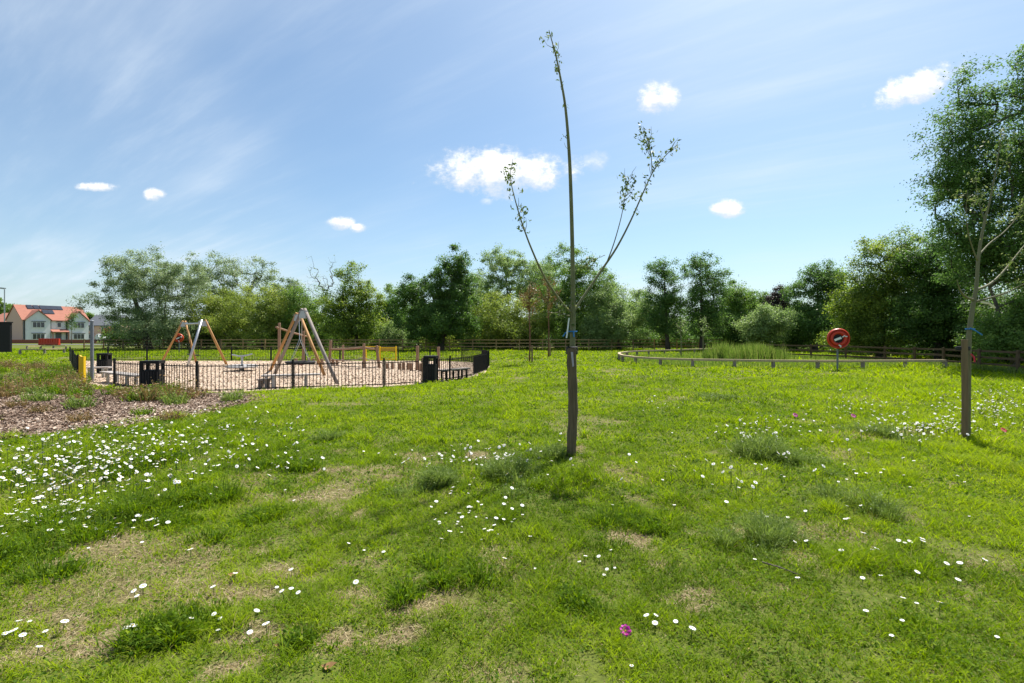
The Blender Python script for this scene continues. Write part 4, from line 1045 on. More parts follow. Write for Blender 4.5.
def litter_bin(label, pbase, w, hgt, dep, corner=None, slots=True, rz=0.0):
    p = pz(*pbase); t = local_thing('litter_bin', label, 'litter bin', p, rz); th = .03
    mb = MB(); zs = hgt * .68
    mb.box((0, 0, zs / 2 + .02), (w, dep, zs), ch=.02); mb.build('body', M_STEEL_BLACK, t, local=True)
    zt = hgt * .90
    for sx in (-1, 1):
        for sy in (-1, 1): MB().box((sx * (w / 2 - .05), sy * (dep / 2 - .05), (zs + zt) / 2 + .02), (.08, .08, zt - zs)).build('corner_pillar', M_STEEL_BLACK, t, local=True)
    if not slots: MB().box((0, dep / 2 - .012, (zs + zt) / 2 + .02), (w * .55, .018, zt - zs)).build('back_plate', M_STEEL_BLACK, t, local=True)
    MB().box((0, 0, (hgt + zt) / 2 + .02), (w + .02, dep + .02, hgt - zt), ch=.03).build('lid', M_STEEL_BLACK, t, local=True)
    mb = MB(); n = int(w / .075)
    for k in range(n): mb.box((-w / 2 + (k + .5) * w / n, -dep / 2 - .008, zs / 2 + .02), (w / n - .022, .014, zs - .1))
    mb.build('front_slats', M_RUBBER, t, local=True)
    if corner:
        for sx in corner: MB().box((sx * (w / 2 + .035), -dep / 2 + .05, hgt * .48), (.06, .1, hgt * .94)).build('timber_corner', M_WOOD_LOG, t, local=True)
    return t


litter_bin('black slatted litter bin with square opening standing at the fence near the bark mulch', (152.5, 390.5), .55, .94, .42, None, True, .15)
litter_bin('black litter bin with a timber corner strip near the fence bend', (431, 382.5), .46, .98, .46, (-1,), True, -.1)
litter_bin('far black litter bin behind the small bench by the open gate', (104.5, 373.5), .44, .92, .4, None, False, .2)

p = pz(92, 382.5); t = thing('marker_post', 'plain tall grey steel post beside the open yellow gate', 'post', p)
MB().tube([p, p + Vector((0, 0, 2.3))], .055, 12).build('pole', M_GREYPAINT, t); MB().lathe([(.065, 0), (.065, .02), (.03, .05)], p + Vector((0, 0, 2.3)), n=12).build('cap', M_GREYPAINT, t)


# timber climbing trail
def log(name, label, p0, hgt, r, cat, group=None, lean=(0, 0), m=None):
    t = MB().tube([p0 - Vector((0, 0, .05)), p0 + Vector((lean[0] * .5, lean[1] * .5, hgt * .5)), p0 + Vector((lean[0], lean[1], hgt - .02)), p0 + Vector((lean[0], lean[1], hgt))], [r, r * .95, r * .93, r * .8], 10).build(name, m or M_WOOD_LOG, smooth=False)
    return tag(t, label, cat, group)


def trail(label, posts, beams, ropes=(), name='climbing_frame'):
    c = posts[0][0]; t = thing(name, label, 'climbing frame', c); tops = []
    for p, hgt, ln in posts:
        q = p + Vector((ln, 0, hgt)); MB().tube([p - Vector((0, 0, .05)), p.lerp(q, .5) + Vector((ln * .15, 0, 0)), q - Vector((0, 0, .03)), q], [.085, .08, .075, .06], 10).build('post', M_WOOD_LOG, t); tops.append(q)
    for (i, fi, j, fj, r, ov) in beams:
        a = posts[i][0].lerp(tops[i], fi); b = posts[j][0].lerp(tops[j], fj); d = b - a; a2 = a - d * ov; b2 = b + d * ov
        mm = (a2 + b2) / 2 + Vector((0, 0, -.03)); MB().tube([a2, mm, b2], [r, r * .95, r * .9], 8).build('beam', M_WOOD_LOG, t)
    for (i, fi, j, fj, sag) in ropes:
        a = posts[i][0].lerp(tops[i], fi); b = posts[j][0].lerp(tops[j], fj); MB().tube([a, a.lerp(b, .25) - Vector((0, 0, sag * .7)), a.lerp(b, .5) - Vector((0, 0, sag)), a.lerp(b, .75) - Vector((0, 0, sag * .7)), b], .025, 6).build('rope', M_WOOD_GREY, t)
    return t


def hpx(px, pb, pt): return (pb - pt) / FPX * plane(px, pb, ZP)[1]


trail('two-post log frame with a sloping beam, behind the big swing frame', [(pz(279, 366.5), hpx(279, 366.5, 323), .02), (pz(303, 364), hpx(303, 364, 331), .04)], [(0, .88, 1, .86, .06, .12)])
trail('four-post log balance bridge with long top beam and sagging ropes', [(pz(329, 366.5), hpx(329, 366.5, 340.5), .1), (pz(343, 362), hpx(343, 362, 345), 0), (pz(364, 368.5), hpx(364, 368.5, 343.8), 0), (pz(379.5, 368), hpx(379.5, 368, 345.5), -.15)],
      [(0, .66, 2, .84, .06, .02), (2, .84, 3, .84, .06, .02), (0, .24, 1, .1, .05, .02)], [(0, .3, 2, .42, .12), (2, .42, 3, .36, .08), (0, .06, 2, .05, .02), (2, .05, 3, .05, .02)])
for lab, px, pb, pt in (('tall upright log post beside the stepping logs, nearer the yellow gate', 417.5, 370.5, 346), ('tall upright log post rising behind the timber-cornered litter bin', 438.5, 368, 347)):
    log('log_post', lab, pz(px, pb), hpx(px, pb, pt), .085, 'log post', 'tall log posts')
SL = 'upright stepping logs set in the wood chips'
for i, (px, pb, pt) in enumerate(((387, 369, 363.5), (392.5, 369.4, 363), (399.5, 370, 363.3), (403.5, 370.4, 362.8), (408, 370, 363), (411.5, 371, 363.5), (421, 371.5, 363.5), (426, 371, 362.5))):
    log('stepping_log', 'short upright stepping log in the row between bridge and litter bin', pz(px, pb), hpx(px, pb, pt), .095 - .01 * (i % 3), 'log', SL)
for i, (px, pb, pt) in enumerate(((309, 364.4, 358), (313.5, 364.6, 358.5), (318, 364.8, 358), (322, 365, 359), (333, 366, 359.5), (337, 366.2, 359.8), (296, 363.2, 358.5))):
    log('stepping_log', 'short upright stepping log in the row behind the big swing frame', pz(px, pb), hpx(px, pb, pt), .10 - .012 * (i % 3), 'log', SL)


# ------------------------------------------------------------------ lifebuoys
def lifebuoy(label, px, pb, pcy, diam_px, m, yaw):
    x, y, z = at(px, pb); t = local_thing('lifebuoy_station', label, 'lifebuoy', (x, y, z), yaw); R = diam_px / 2 / FPX * y; hz = CAMZ - (pcy - HOR) / FPX * y - z
    MB().tube([(0, .06, -.05), (0, .06, hz + R * .7)], .040, 10).build('post', M_GREYPAINT, t, local=True)
    hs = MB().lathe([(R * .5, .05), (R * .93, .05), (R, .0), (R, -.07), (R * .93, -.12), (R * .87, -.10), (R * .84, -.02), (R * .3, -.015)], (0, 0, hz), (0, 1, 0), 40)
    hs.build('housing', m, t, smooth=False, local=True)
    MB().torus((0, -.05, hz), R * .60, R * .155, (0, 1, 0), 36, 12).build('lifebuoy_ring', m, t, smooth=True, local=True)
    MB().lathe([(R * .42, .0), (R * .42, -.024)], (0, 0, hz), (0, 1, 0), 24).build('dark_centre', M_RUBBER, t, local=True)
    b = MB(); c = Vector((-.02, -.15, hz)); b.beam(c + Vector((-.17 * R / .46, 0, -.08)), c + Vector((.10, 0, .04)), .02, .10, up=(0, 0, 1)); b.build('instruction_label', M_WHITE, t, local=True)
    b = MB(); b.tube([c + Vector((.14, -.01, .06)), c + Vector((.22, -.02, .13)), c + Vector((.29, -.01, .08)), c + Vector((.34, 0, .10))], .025, 6); b.build('throw_rope', M_WHITE, t, local=True)
    b = MB(); b.tube([(-.02, -.13, hz - R * .62), (.06, -.15, hz - R * .74), (.05, -.14, hz - R * .86)], .03, 6); b.build('reflective_band', M_WHITE, t, local=True)
    return t


lifebuoy('red lifebuoy in a round red housing on a grey post by the knee rail', 838, 370.4, 338.5, 20.3, M_RED, -.25)
lifebuoy('small orange-red lifebuoy on a post far behind the smaller swing', 179, 352, 338, 8.6, M_ORANGE, .3)


# ------------------------------------------------------------------ young staked trees
def px3(px, py, Y): return Vector(((px - 512) / FPX * Y, Y, CAMZ - (py - HOR) / FPX * Y))


def twig_leaves(paths, dens, size, rng, spread):
    P = []
    for pts, t0 in paths:
        for i in range(len(pts) - 1):
            a, b = np.array(pts[i]), np.array(pts[i + 1]); L = np.linalg.norm(b - a); f = (i + .5) / (len(pts) - 1)
            if f < t0: continue
            n = rng.poisson(dens * L * (.4 + 1.6 * max(0, (f - t0) / (1.001 - t0))))
            for _ in range(n):
                c = a + (b - a) * rng.uniform() + rng.normal(size=3) * spread
                for _ in range(rng.integers(2, 6)): P.append(c + rng.normal(size=3) * size * .6)
    return np.array(P)


def smooth_path(pts, n=4):
    pts = [Vector(p) for p in pts]; out = []
    for i in range(len(pts) - 1):
        p0 = pts[max(i - 1, 0)]; p1 = pts[i]; p2 = pts[i + 1]; p3 = pts[min(i + 2, len(pts) - 1)]
        for k in range(n):
            t = k / n; out.append(.5 * ((2 * p1) + (p2 - p0) * t + (2 * p0 - 5 * p1 + 4 * p2 - p3) * t * t + (3 * p1 - p0 - 3 * p2 + p3) * t ** 3))
    return out + [pts[-1]]


rng = np.random.default_rng(42)
bx, by, bz = at(571.5, 455); Y = by
# the stake
t = thing('tree_stake', 'rough dark round timber stake tied to the tall young tree', 'tree stake', (bx, by, bz))
pts = [px3(571.2, 458, Y), px3(571.8, 438, Y), px3(573, 412, Y), px3(572.6, 385, Y), px3(571.6, 362, Y), px3(571.9, 349.5, Y), px3(571.9, 348, Y)]
MB().tube(smooth_path(pts, 4), [.063 + .004 * math.sin(i * 1.7) - (.02 if i > 23 else 0) for i in range(25)], 14).build('post', M_STAKE, t, smooth=True)
tb = MB(); c = px3(572.2, 350.5, Y); tb.lathe([(.070, -.05), (.078, -.045), (.078, .045), (.070, .05)], c + Vector((.0, .03, 0)), n=18); tb.build('rubber_tie', M_RUBBER, t)
# the tree stands just behind it
Yt = Y + .14
t = thing('young_tree', 'tall slim young tree with three sparse branches, tied to a rough timber stake', 'tree', (bx, Yt, bz)); ORG[t.name] = Vector((bx, Yt, bz))
trunk = [px3(572.5, 452, Yt), px3(573, 400, Yt), px3(572.5, 345, Yt), px3(573, 318, Yt), px3(573, 290, Yt), px3(572.2, 240, Yt), px3(570.8, 190, Yt), px3(569, 150, Yt), px3(565.5, 108, Yt), px3(560.5, 78, Yt), px3(555.5, 54, Yt), px3(550.5, 36, Yt), px3(549, 30, Yt)]
tp = smooth_path(trunk, 4); n = len(tp); pp = [.040, .039, .038, .034, .031, .027, .0245, .0215, .0175, .0135, .010, .006, .003]
rad = [pp[min(int(i / 4), 12)] + (pp[min(int(i / 4) + 1, 12)] - pp[min(int(i / 4), 12)]) * ((i % 4) / 4) for i in range(n)]
MB().tube(tp, rad, 12).build('trunk', M_BARK_YOUNG, t, smooth=True)
BR = [([(572, 313, 0), (562, 303, -.06), (545, 278, -.2), (532, 250, -.3), (523, 226, -.36), (516, 203, -.4), (511, 182, -.44), (510.5, 168, -.46)], .018, .45),
      ([(573.5, 312, 0), (584, 296, .08), (601, 271, .22), (617, 247, .34), (631, 220, .42), (643, 193, .5), (654, 170, .56), (668, 153, .6), (678, 144, .63)], .020, .5),
      ([(607, 262, .27), (614, 243, .2), (621, 218, .16), (625, 197, .12), (629, 181, .1), (637, 176, .08)], .009, .45),
      ([(652, 174, .55), (651.5, 160, .5), (649.5, 146, .47), (645, 132, .45)], .008, .3),
      ([(570, 316, 0), (564, 315, -.05), (558, 311.5, -.1)], .012, 2),
      ([(605, 255, .25), (598, 258, .2), (588, 262, .16)], .005, .5)]
paths = []; bw = MB()
for bi, (b, r0, t0) in enumerate(BR):
    sp_ = smooth_path([px3(px, py, Yt + dy) for px, py, dy in b], 4); k = len(sp_)
    o = MB().tube(sp_, [r0 * (1 - .85 * i / (k - 1)) for i in range(k)], 8).build('branch', M_BARK_YOUNG, t, smooth=True); paths.append((sp_, t0))
for sp_, t0 in list(paths) + [(tp, .72)]:
    tw = MB()
    for q in range(9):
        i = int(len(sp_) * rng.uniform(max(min(t0, .5), .15), .88 if t0 == .72 else .97)); i = min(max(i, 1), len(sp_) - 2); d = (sp_[i + 1] - sp_[i - 1]).normalized(); v = Vector(rng.normal(size=3)); v = (v - d * v.dot(d)).normalized(); L = rng.uniform(.05, .16)
        pth = [sp_[i], sp_[i] + d * L * .6 + v * L * .5, sp_[i] + d * L * 1.3 + v * L * .7]; tw.tube(pth, [.0045, .003, .0015], 4); paths.append((pth, 0))
    tw.build('twigs', M_BARK_YOUNG, t)
paths.append((tp, .76))
P = twig_leaves(paths, 16, .034, rng, .034)
P2 = np.array([np.array(px3(570 + rng.normal() * 5, 300 + rng.normal() * 10, Yt - .05)) for _ in range(26)]); P = np.concatenate([P, P2])
V, F = leaves_arrays(P, .055, rng, up=.3, wid=.45, droop=.8); np_mesh('leaves', V, F, L_YOUNG, rng.uniform(0, 1, len(F)), parent=t, local=False)
g = MB(); g.tube([px3(569, 318, Yt - .07), px3(568, 327, Yt - .08), px3(566.5, 338, Yt - .08)], .010, 6)
o = tag(g.build('paper_tag', M_WHITE), 'thin white tag strip hanging down the tall young tree\'s trunk', 'tag')
g = MB(); g.lathe([(.058, -.008), (.062, 0), (.058, .008)], px3(572.8, 331.5, Yt), n=16); g.tube([px3(569, 331, Yt - .06), px3(565.5, 333, Yt - .07), px3(563, 336.5, Yt - .07)], .008, 6); g.tube([px3(573.5, 331, Yt - .065), px3(574, 337, Yt - .07)], .009, 6)
tag(g.build('blue_twine', M_BLUE), 'blue twine knotted round the tall young tree above its stake', 'twine')
g = MB(); g.add([px3(570.8, 352, Y - .08), px3(573, 352, Y - .08), px3(574.2, 366, Y - .085), px3(572.4, 367, Y - .083), px3(570.8, 352, Y - .074), px3(573, 352, Y - .074), px3(574.2, 366, Y - .079), px3(572.4, 367, Y - .077)], [(0, 1, 2, 3), (7, 6, 5, 4), (0, 4, 5, 1), (1, 5, 6, 2), (2, 6, 7, 3), (3, 7, 4, 0)])
tag(g.build('planting_label', mat('lilac_label', (.42, .38, .42), (.36, .32, .36), rough=.6)), 'faded lilac planting label hanging on the dark rough stake', 'tag')

# right young tree
rng = np.random.default_rng(43); bx, by, bz = at(966, 440); Y = by
t = thing('tree_stake', 'square-topped brown timber stake tied to the leaning young tree', 'tree stake', (bx, by, bz))
MB().tube(smooth_path([px3(964.6, 442, Y), px3(965, 400, Y), px3(964.6, 352, Y), px3(964.6, 340.5, Y), px3(964.6, 340, Y)], 3), [.042] * 12 + [.036], 12).build('post', M_STAKE2, t, smooth=True)
c = px3(966.5, 348.5, Y); MB().lathe([(.085, -.03), (.09, 0), (.085, .03)], c + Vector((0, .06, 0)), n=18).build('rubber_tie', M_RUBBER, t)
Yt = Y + .13
t = thing('young_tree', 'leaning young tree with spreading thin branches, before the big ash', 'tree', (bx, Yt, bz)); ORG[t.name] = Vector((bx, Yt, bz))
tr = [(967.5, 438), (968, 400), (968.5, 350), (969.5, 330), (973, 306), (976.5, 285), (978, 262), (981, 240), (985, 220), (990, 200), (995, 175), (999, 150), (1002, 132)]
tp = smooth_path([px3(a, b, Yt) for a, b in tr], 4); n = len(tp); pr = [.038, .037, .036, .035, .031, .026, .024, .02, .016, .013, .010, .007, .004]
rad = [pr[min(i // 4, 12)] + (pr[min(i // 4 + 1, 12)] - pr[min(i // 4, 12)]) * ((i % 4) / 4) for i in range(n)]
M_BARK_R = mat('young_grey_olive_bark', (0.20, 0.185, 0.10), (0.14, 0.13, 0.07), (25, 25, 6), rough=.75, bump=.4)
MB().tube(tp, rad, 12).build('trunk', M_BARK_R, t, smooth=True)
BR = [([(974, 300, 0), (966, 297, -.1), (960, 290, -.2), (957, 280, -.28)], .024, 2), ([(976, 290, 0), (990, 284, .1), (1003, 272, .2), (1016, 256, .3), (1030, 238, .4), (1042, 222, .5)], .022, .35),
      ([(974, 302, 0), (990, 298, -.1), (1008, 292, -.2), (1024, 284, -.3), (1048, 274, -.4)], .020, .35), ([(979, 255, 0), (990, 243, .1), (1004, 232, .2), (1018, 216, .3), (1026, 200, .35)], .014, .35),
      ([(978, 262, 0), (970, 240, -.1), (966, 215, -.2), (968, 190, -.25)], .011, .4), ([(985, 222, 0), (978, 198, .1), (975, 172, .2)], .009, .4)]
paths = [(tp, .62)]
for b, r0, t0 in BR:
    sp_ = smooth_path([px3(px, py, Yt + dy) for px, py, dy in b], 4); k = len(sp_); MB().tube(sp_, [r0 * (1 - .85 * i / (k - 1)) for i in range(k)], 8).build('branch', M_BARK_R, t, smooth=True); paths.append((sp_, t0))
P = twig_leaves(paths, 42, .04, rng, .09); V, F = leaves_arrays(P, .05, rng, up=.3, wid=.45, droop=.6); np_mesh('leaves', V, F, L_YOUNG, rng.uniform(.4, 1, len(F)), parent=t, local=False)
g = MB(); g.lathe([(.056, -.01), (.06, 0), (.056, .01)], px3(970, 329, Yt), n=16); g.tube([px3(970, 328, Yt - .06), px3(976, 331, Yt - .08), px3(982, 335, Yt - .08)], .010, 6)
tag(g.build('blue_twine', M_BLUE), 'blue twine with a loose end round the leaning young tree', 'twine')
g = MB(); g.tube([px3(971, 354, Yt - .07), px3(974, 357, Yt - .08), px3(974.6, 362, Yt - .08)], .012, 6); tag(g.build('red_tape', M_PINKTAG), 'short red tape dangling from the leaning young tree\'s tie', 'tape')
g = MB(); g.beam(px3(981, 302, Yt - .08), px3(989, 303.5, Yt - .08), .012, .03); g.beam(px3(989.1, 303.5, Yt - .08), px3(995, 308, Yt - .08), .012, .03); tag(g.build('cream_tag', M_YTAG), 'cream plastic tag caught in the leaning young tree\'s fork', 'tag')

# saplings farther back
for k, (px, pb, ptop, stk, lab, bronze) in enumerate(((529.5, 362, 283, 532, 'thin bronze-leaved sapling, nearer of the two beside the young staked tree', 1), (548.5, 357.5, 278, 550, 'thin bronze-leaved sapling, farther of the two beside the young staked tree', 1),
                                               (681, 357, 318, 0, 'thin pale sapling inside the knee rail, nearer its curved end', 0), (703, 357, 318, 0, 'thin pale sapling inside the knee rail, nearer the tall reeds', 0))):
    x, y, z = at(px, pb); t = thing('sapling', lab, 'sapling', (x, y, z)); rng = np.random.default_rng(90 + k); H_ = (pb - ptop) / FPX * y
    tp = smooth_path([(x, y, z - .02), (x + .02, y, z + H_ * .35), (x - .03, y, z + H_ * .7), (x + .02, y, z + H_)], 3); mb = MB().tube(tp, [.055 * (1 - .09 * i) for i in range(10)], 7); pths = [(tp, .45)]
    for q in range(12):
        f = rng.uniform(.5, .92); a0 = rng.uniform(0, 6.28); L = H_ * .26 * (1.2 - f); s0 = Vector((x, y, z + H_ * f)); pth = [s0, s0 + Vector((math.cos(a0) * L * .6, math.sin(a0) * L * .6, L * .6)), s0 + Vector((math.cos(a0) * L, math.sin(a0) * L, L * 1.3))]
        mb.tube(pth, [.016, .011, .005], 4); pths.append((pth, 0))
    mb.build('trunk', M_BARK_RED if bronze else M_BARK_YOUNG, t, smooth=True)
    P = twig_leaves(pths, 16 if bronze else 5, .10, rng, .10); V, F = leaves_arrays(P, .11, rng); np_mesh('crown', V, F, L_RED if bronze else L_PALE, rng.uniform(0, 1, len(F)), parent=t, local=False)
    if stk: q = at(stk, pb); MB().tube([(q[0], q[1] - .12, q[2] - .05), (q[0], q[1] - .12, q[2] + 1.0)], .05, 8).build('support_stake', M_STAKE2, t)


# ------------------------------------------------------------------ pond plants
def tuft_field(name, n, xy, hgt, wid, m, seed, lean=.25):
    rng = np.random.default_rng(seed); x, y = xy(rng, n); n = len(x); a = rng.uniform(0, 6.28, n); l = rng.uniform(0, lean, n); d = np.stack([np.cos(a) * l, np.sin(a) * l, np.ones(n)], 1)
    V, F = strips(np.column_stack([x, y, ground(x, y) - .01]), d, hgt(x, y, rng) * rng.uniform(.6, 1.1, n), np.full(n, wid), rng.uniform(0, .25, n), rng)
    return stuff(np_mesh(name, V, F, m, np.repeat(rng.uniform(0, 1, n), 3)))


def reed_xy(rng, n):
    c = plane(752, 361.5); x = c[0] + rng.uniform(-2.1, 2.3, n) + rng.normal(0, .12, n); y = c[1] + 1.1 + rng.normal(0, .8, n); k = rng.uniform(0, 1, n) < sstep(fbm(x * 2.2, y * 2.2, 88, 3), .33, .6); return x[k], y[k]


tuft_field('reeds', 7000, reed_xy, lambda x, y, r: (0.75 + .9 * fbm(x * 1.3, y * 1.3, 87, 3)) * (1 - .45 * sstep(np.abs(x - plane(752, 361.5)[0] - .1), 1.3, 2.3)), .024, M_REED, 3)
PONDP = poly_px(POND_NEAR_PX + [(945, 364), (900, 361.5), (850, 359), (800, 357.5), (745, 355)] + POND_FAR_PX[:0:-1])


def pond_xy(rng, n):
    A = np.array(PONDP); p = rng.uniform(A.min(0), A.max(0), (n * 2, 2)); p = p[in_poly(p[:, 0], p[:, 1], PONDP)][:n]; k = fbm(p[:, 0] * .8, p[:, 1] * .8, 91) > .36; return p[k, 0], p[k, 1]


tuft_field('long_grass', 16000, pond_xy, lambda x, y, r: .16 + .22 * fbm(x * .9, y * .9, 92), .024, M_REED, 4, .5)


def edge_xy(rng, n):   # ragged long grass along the fence feet and by the stakes
    F_ = [at(px, py) for px, py in [(742, 356), (800, 359), (850, 361), (900, 364), (940, 367), (1000, 372), (1060, 378)]]
    i = rng.integers(0, len(F_) - 1, n); t = rng.uniform(0, 1, n); A = np.array(F_); p = A[i] + (A[i + 1] - A[i]) * t[:, None]; return p[:, 0] + rng.normal(0, .25, n), p[:, 1] - np.abs(rng.normal(0, .9, n)) + .3


tuft_field('long_grass', 6000, edge_xy, lambda x, y, r: .2 + .25 * fbm(x * .9, y * .9, 92), .022, M_REED, 5, .4)


# ------------------------------------------------------------------ weed clumps in the lawn
CLAB = ['grey-green feathery yarrow clump with white flower heads, tallest in the right lawn', 'low feathery clump spreading beside the tall white-topped yarrow clump', 'lone grey-green feathery clump in open lawn below the white-topped yarrow', 'wide soft green clump just right below the timber stake',
        'white-flowered feathery clump at the foot of the dark timber stake', 'feathery clump with white flowers left of the dark timber stake', 'deep green leafy clump in the middle of the foreground', 'fine green clump between the stake and the lone feathery clump',
        'dark leafy clump under the daisies by the mulch bed', 'dark broad clump under the thickest daisies at the left edge', 'dark leafy clump at the daisies\' far end toward the stake', 'soft clump among thin daisies above the worn thatch', 'single small grey-green tuft alone near the play area fence',
        'dark clump sloping below the daisies at the left edge', 'leafy clump beside three daisies near the lower left corner', 'ragged leaves next to the leafy clump by three daisies', 'thin feathery clump in the right lawn under the stake of the leaning tree', 'tall thin clump touching the dark stake',
        'low dark clump on the rim of the worn thatch', 'dark green clump against the left border under daisies', 'flat green weeds by scattered daisies on worn ground', 'flat green weeds near the magenta flower', 'flat pale weed patch far out in the mown lawn', 'feathery clump before the white flowers by the leaning tree',
        'green clump among the left daisies close to the border', 'green clump among the left daisies close to the mulch', 'flat leafy weeds in the lower right corner', 'leafy weeds under the middle foreground clump']
for k, (x, y, z, r, hgt, kind) in enumerate(CLUMPS):
    rng = np.random.default_rng(300 + k); t = thing('weed_clump', CLAB[k], 'plant', (x, y, z), 'weed clumps growing in the lawn')
    sc = max(1.0, y / 4.2); n = int(min(3600, 3300 * (r / .38) ** 2 / sc ** 1.7 + 180)); nc = rng.integers(6, 11); ctr = rng.normal(size=(nc, 2)) * np.array([r * .55, r * .5]); ch = rng.uniform(.5, 1.15, nc); ci = rng.integers(0, nc, n); q = ctr[ci] + rng.normal(size=(n, 2)) * r * rng.uniform(.10, .26, nc)[ci][:, None]; rr_ = np.hypot(q[:, 0] / r, q[:, 1] / r)
    lump = fbm((q[:, 0] + x) * 6, (q[:, 1] + y) * 6, 71 + k, 4); kp = rng.uniform(0, 1, n) < sstep(lump, .28, .58); q, rr_, lump, ci = q[kp], rr_[kp], lump[kp], ci[kp]; n = len(q)
    a = np.arctan2(q[:, 1] - ctr[ci, 1], q[:, 0] - ctr[ci, 0]) + rng.normal(0, .8, n); l = .15 + .75 * rng.uniform(0, 1, n); d = np.stack([np.cos(a) * l, np.sin(a) * l, np.ones(n)], 1)
    L = (1.3 if kind == 'w' else 1.05) * hgt * np.clip(1.1 - .45 * rr_, .25, 1) * ch[ci] * rng.uniform(.4, 1.1, n) * (.6 + .8 * lump); gzv = ground(q[:, 0] + x, q[:, 1] + y) - z
    V, F = strips(np.column_stack([q, gzv - .005]), d, L, np.full(n, (.0045 if kind == 'w' else .007) * sc), rng.uniform(.1, .6, n), rng)
    np_mesh('foliage', V, F, M_WEED if kind == 'w' else M_LUSH, np.repeat(np.clip(.1 + .9 * rng.uniform(0, 1, n), 0, 1), 3), parent=t)
    m = int(n * (2 if kind == 'w' else .35)); i = rng.integers(0, n, m); f = rng.uniform(.3, 1.0, m)[:, None]
    P = np.column_stack([q[i], gzv[i]]) + norm(d[i]) * L[i][:, None] * f + rng.normal(size=(m, 3)) * .012
    V, F = leaves_arrays(P, (.016 if kind == 'w' else .026) * sc, rng, up=.4, wid=.35 if kind == 'w' else .5)
    np_mesh('leaves', V, F, M_WEED if kind == 'w' else M_LUSH, rng.uniform(0, 1, len(F)), parent=t)

# weeds in the mulch bed
wp = []
for k, (m, hgt, n, wd) in enumerate(((M_LUSH, .42, 90, .02), (M_DRYWEED, .5, 60, .014), (M_WEED, .34, 110, .016), (M_LUSH, .24, 60, .026), (M_DRYWEED, .22, 60, .018))):
    rng = np.random.default_rng(700 + k); t = thing('bed_weed', 'weed', 'plant', (0, 0, 0), 'weeds sprouting from the mulch bed'); q = rng.normal(0, .10, (n, 2)); a = np.arctan2(q[:, 1], q[:, 0]); l = rng.uniform(.1, .6, n)
    d = np.stack([np.cos(a) * l, np.sin(a) * l, np.ones(n)], 1); L = hgt * rng.uniform(.4, 1.05, n); V, F = strips(np.column_stack([q, np.zeros(n)]), d, L, np.full(n, wd), rng.uniform(.1, .5, n), rng); np_mesh('foliage', V, F, m, np.repeat(rng.uniform(0, 1, n), 3), parent=t)
    mm = 220; i = rng.integers(0, n, mm); P = np.column_stack([q[i], np.zeros(mm)]) + norm(d[i]) * (L[i] * rng.uniform(.3, 1.05, mm))[:, None] + rng.normal(size=(mm, 3)) * .025; V, F = leaves_arrays(P, .055, rng, up=.3, wid=.45); np_mesh('leaves', V, F, m, rng.uniform(0, 1, mm), parent=t); wp.append(t)
WL = ['tall leafy green weed growing in the bark mulch bed', 'rusty dry weed standing in the bark mulch bed', 'grey-green weed in the bark mulch bed', 'low bright green weed in the bark mulch bed', 'short dry brownish weed in the bark mulch bed']
rr = random.Random(12); first = [1] * 5; spots = []
for _ in range(95):
    px = rr.uniform(-20, 82); spots.append((px, rr.uniform(366, 398), rr.choice([0, 0, 2, 2, 3, 1, 1, 4])))
for _ in range(16): spots.append((rr.uniform(60, 200), rr.uniform(388, 402), rr.choice([1, 2, 3, 4, 0])))
for _ in range(12): spots.append((rr.uniform(0, 235), rr.uniform(398, 425), rr.choice([3, 3, 4, 2])))
for px, py, k in spots:
    x, y, z = at(px, py)
    if in_poly(np.array([x]), np.array([y]), PLAY)[0]: continue
    if first[k]: wp[k].location = (x, y, z); wp[k]['label'] = WL[k]; first[k] = 0
    else: dup(wp[k], (x, y, z), rr.uniform(0, 6.28), rr.uniform(.7, 1.25), WL[k])


# ------------------------------------------------------------------ flowers
def daisy_mb(r, hgt, n=11, tilt=.25, a0=0.0):
    stem, pet, cen = MB(), MB(), MB(); top = Vector((tilt * hgt * .5 * math.cos(a0), tilt * hgt * .5 * math.sin(a0), hgt)); ax = Vector((tilt * math.cos(a0), tilt * math.sin(a0), 1)).normalized()
    stem.tube([(0, 0, -.01), (top.x * .35, top.y * .35, hgt * .55), top], [.0022, .002, .0018], 4); q = Vector((0, 0, 1)).rotation_difference(ax)
    for k in range(n):
        a = 2 * math.pi * k / n; w = .24
        v = [(r * .22 * math.cos(a - w * 1.1), r * .22 * math.sin(a - w * 1.1), 0), (r * .95 * math.cos(a - w), r * .95 * math.sin(a - w), -.05 * r), (r * 1.05 * math.cos(a), r * 1.05 * math.sin(a), -.1 * r), (r * .95 * math.cos(a + w), r * .95 * math.sin(a + w), -.05 * r), (r * .22 * math.cos(a + w * 1.1), r * .22 * math.sin(a + w * 1.1), 0)]
        pet.add([top + q @ Vector(p) for p in v], [(0, 1, 2, 3, 4)])
    cen.lathe([(.3 * r, 0), (.27 * r, .07 * r), (.15 * r, .12 * r)], top, ax, 8); return stem, pet, cen


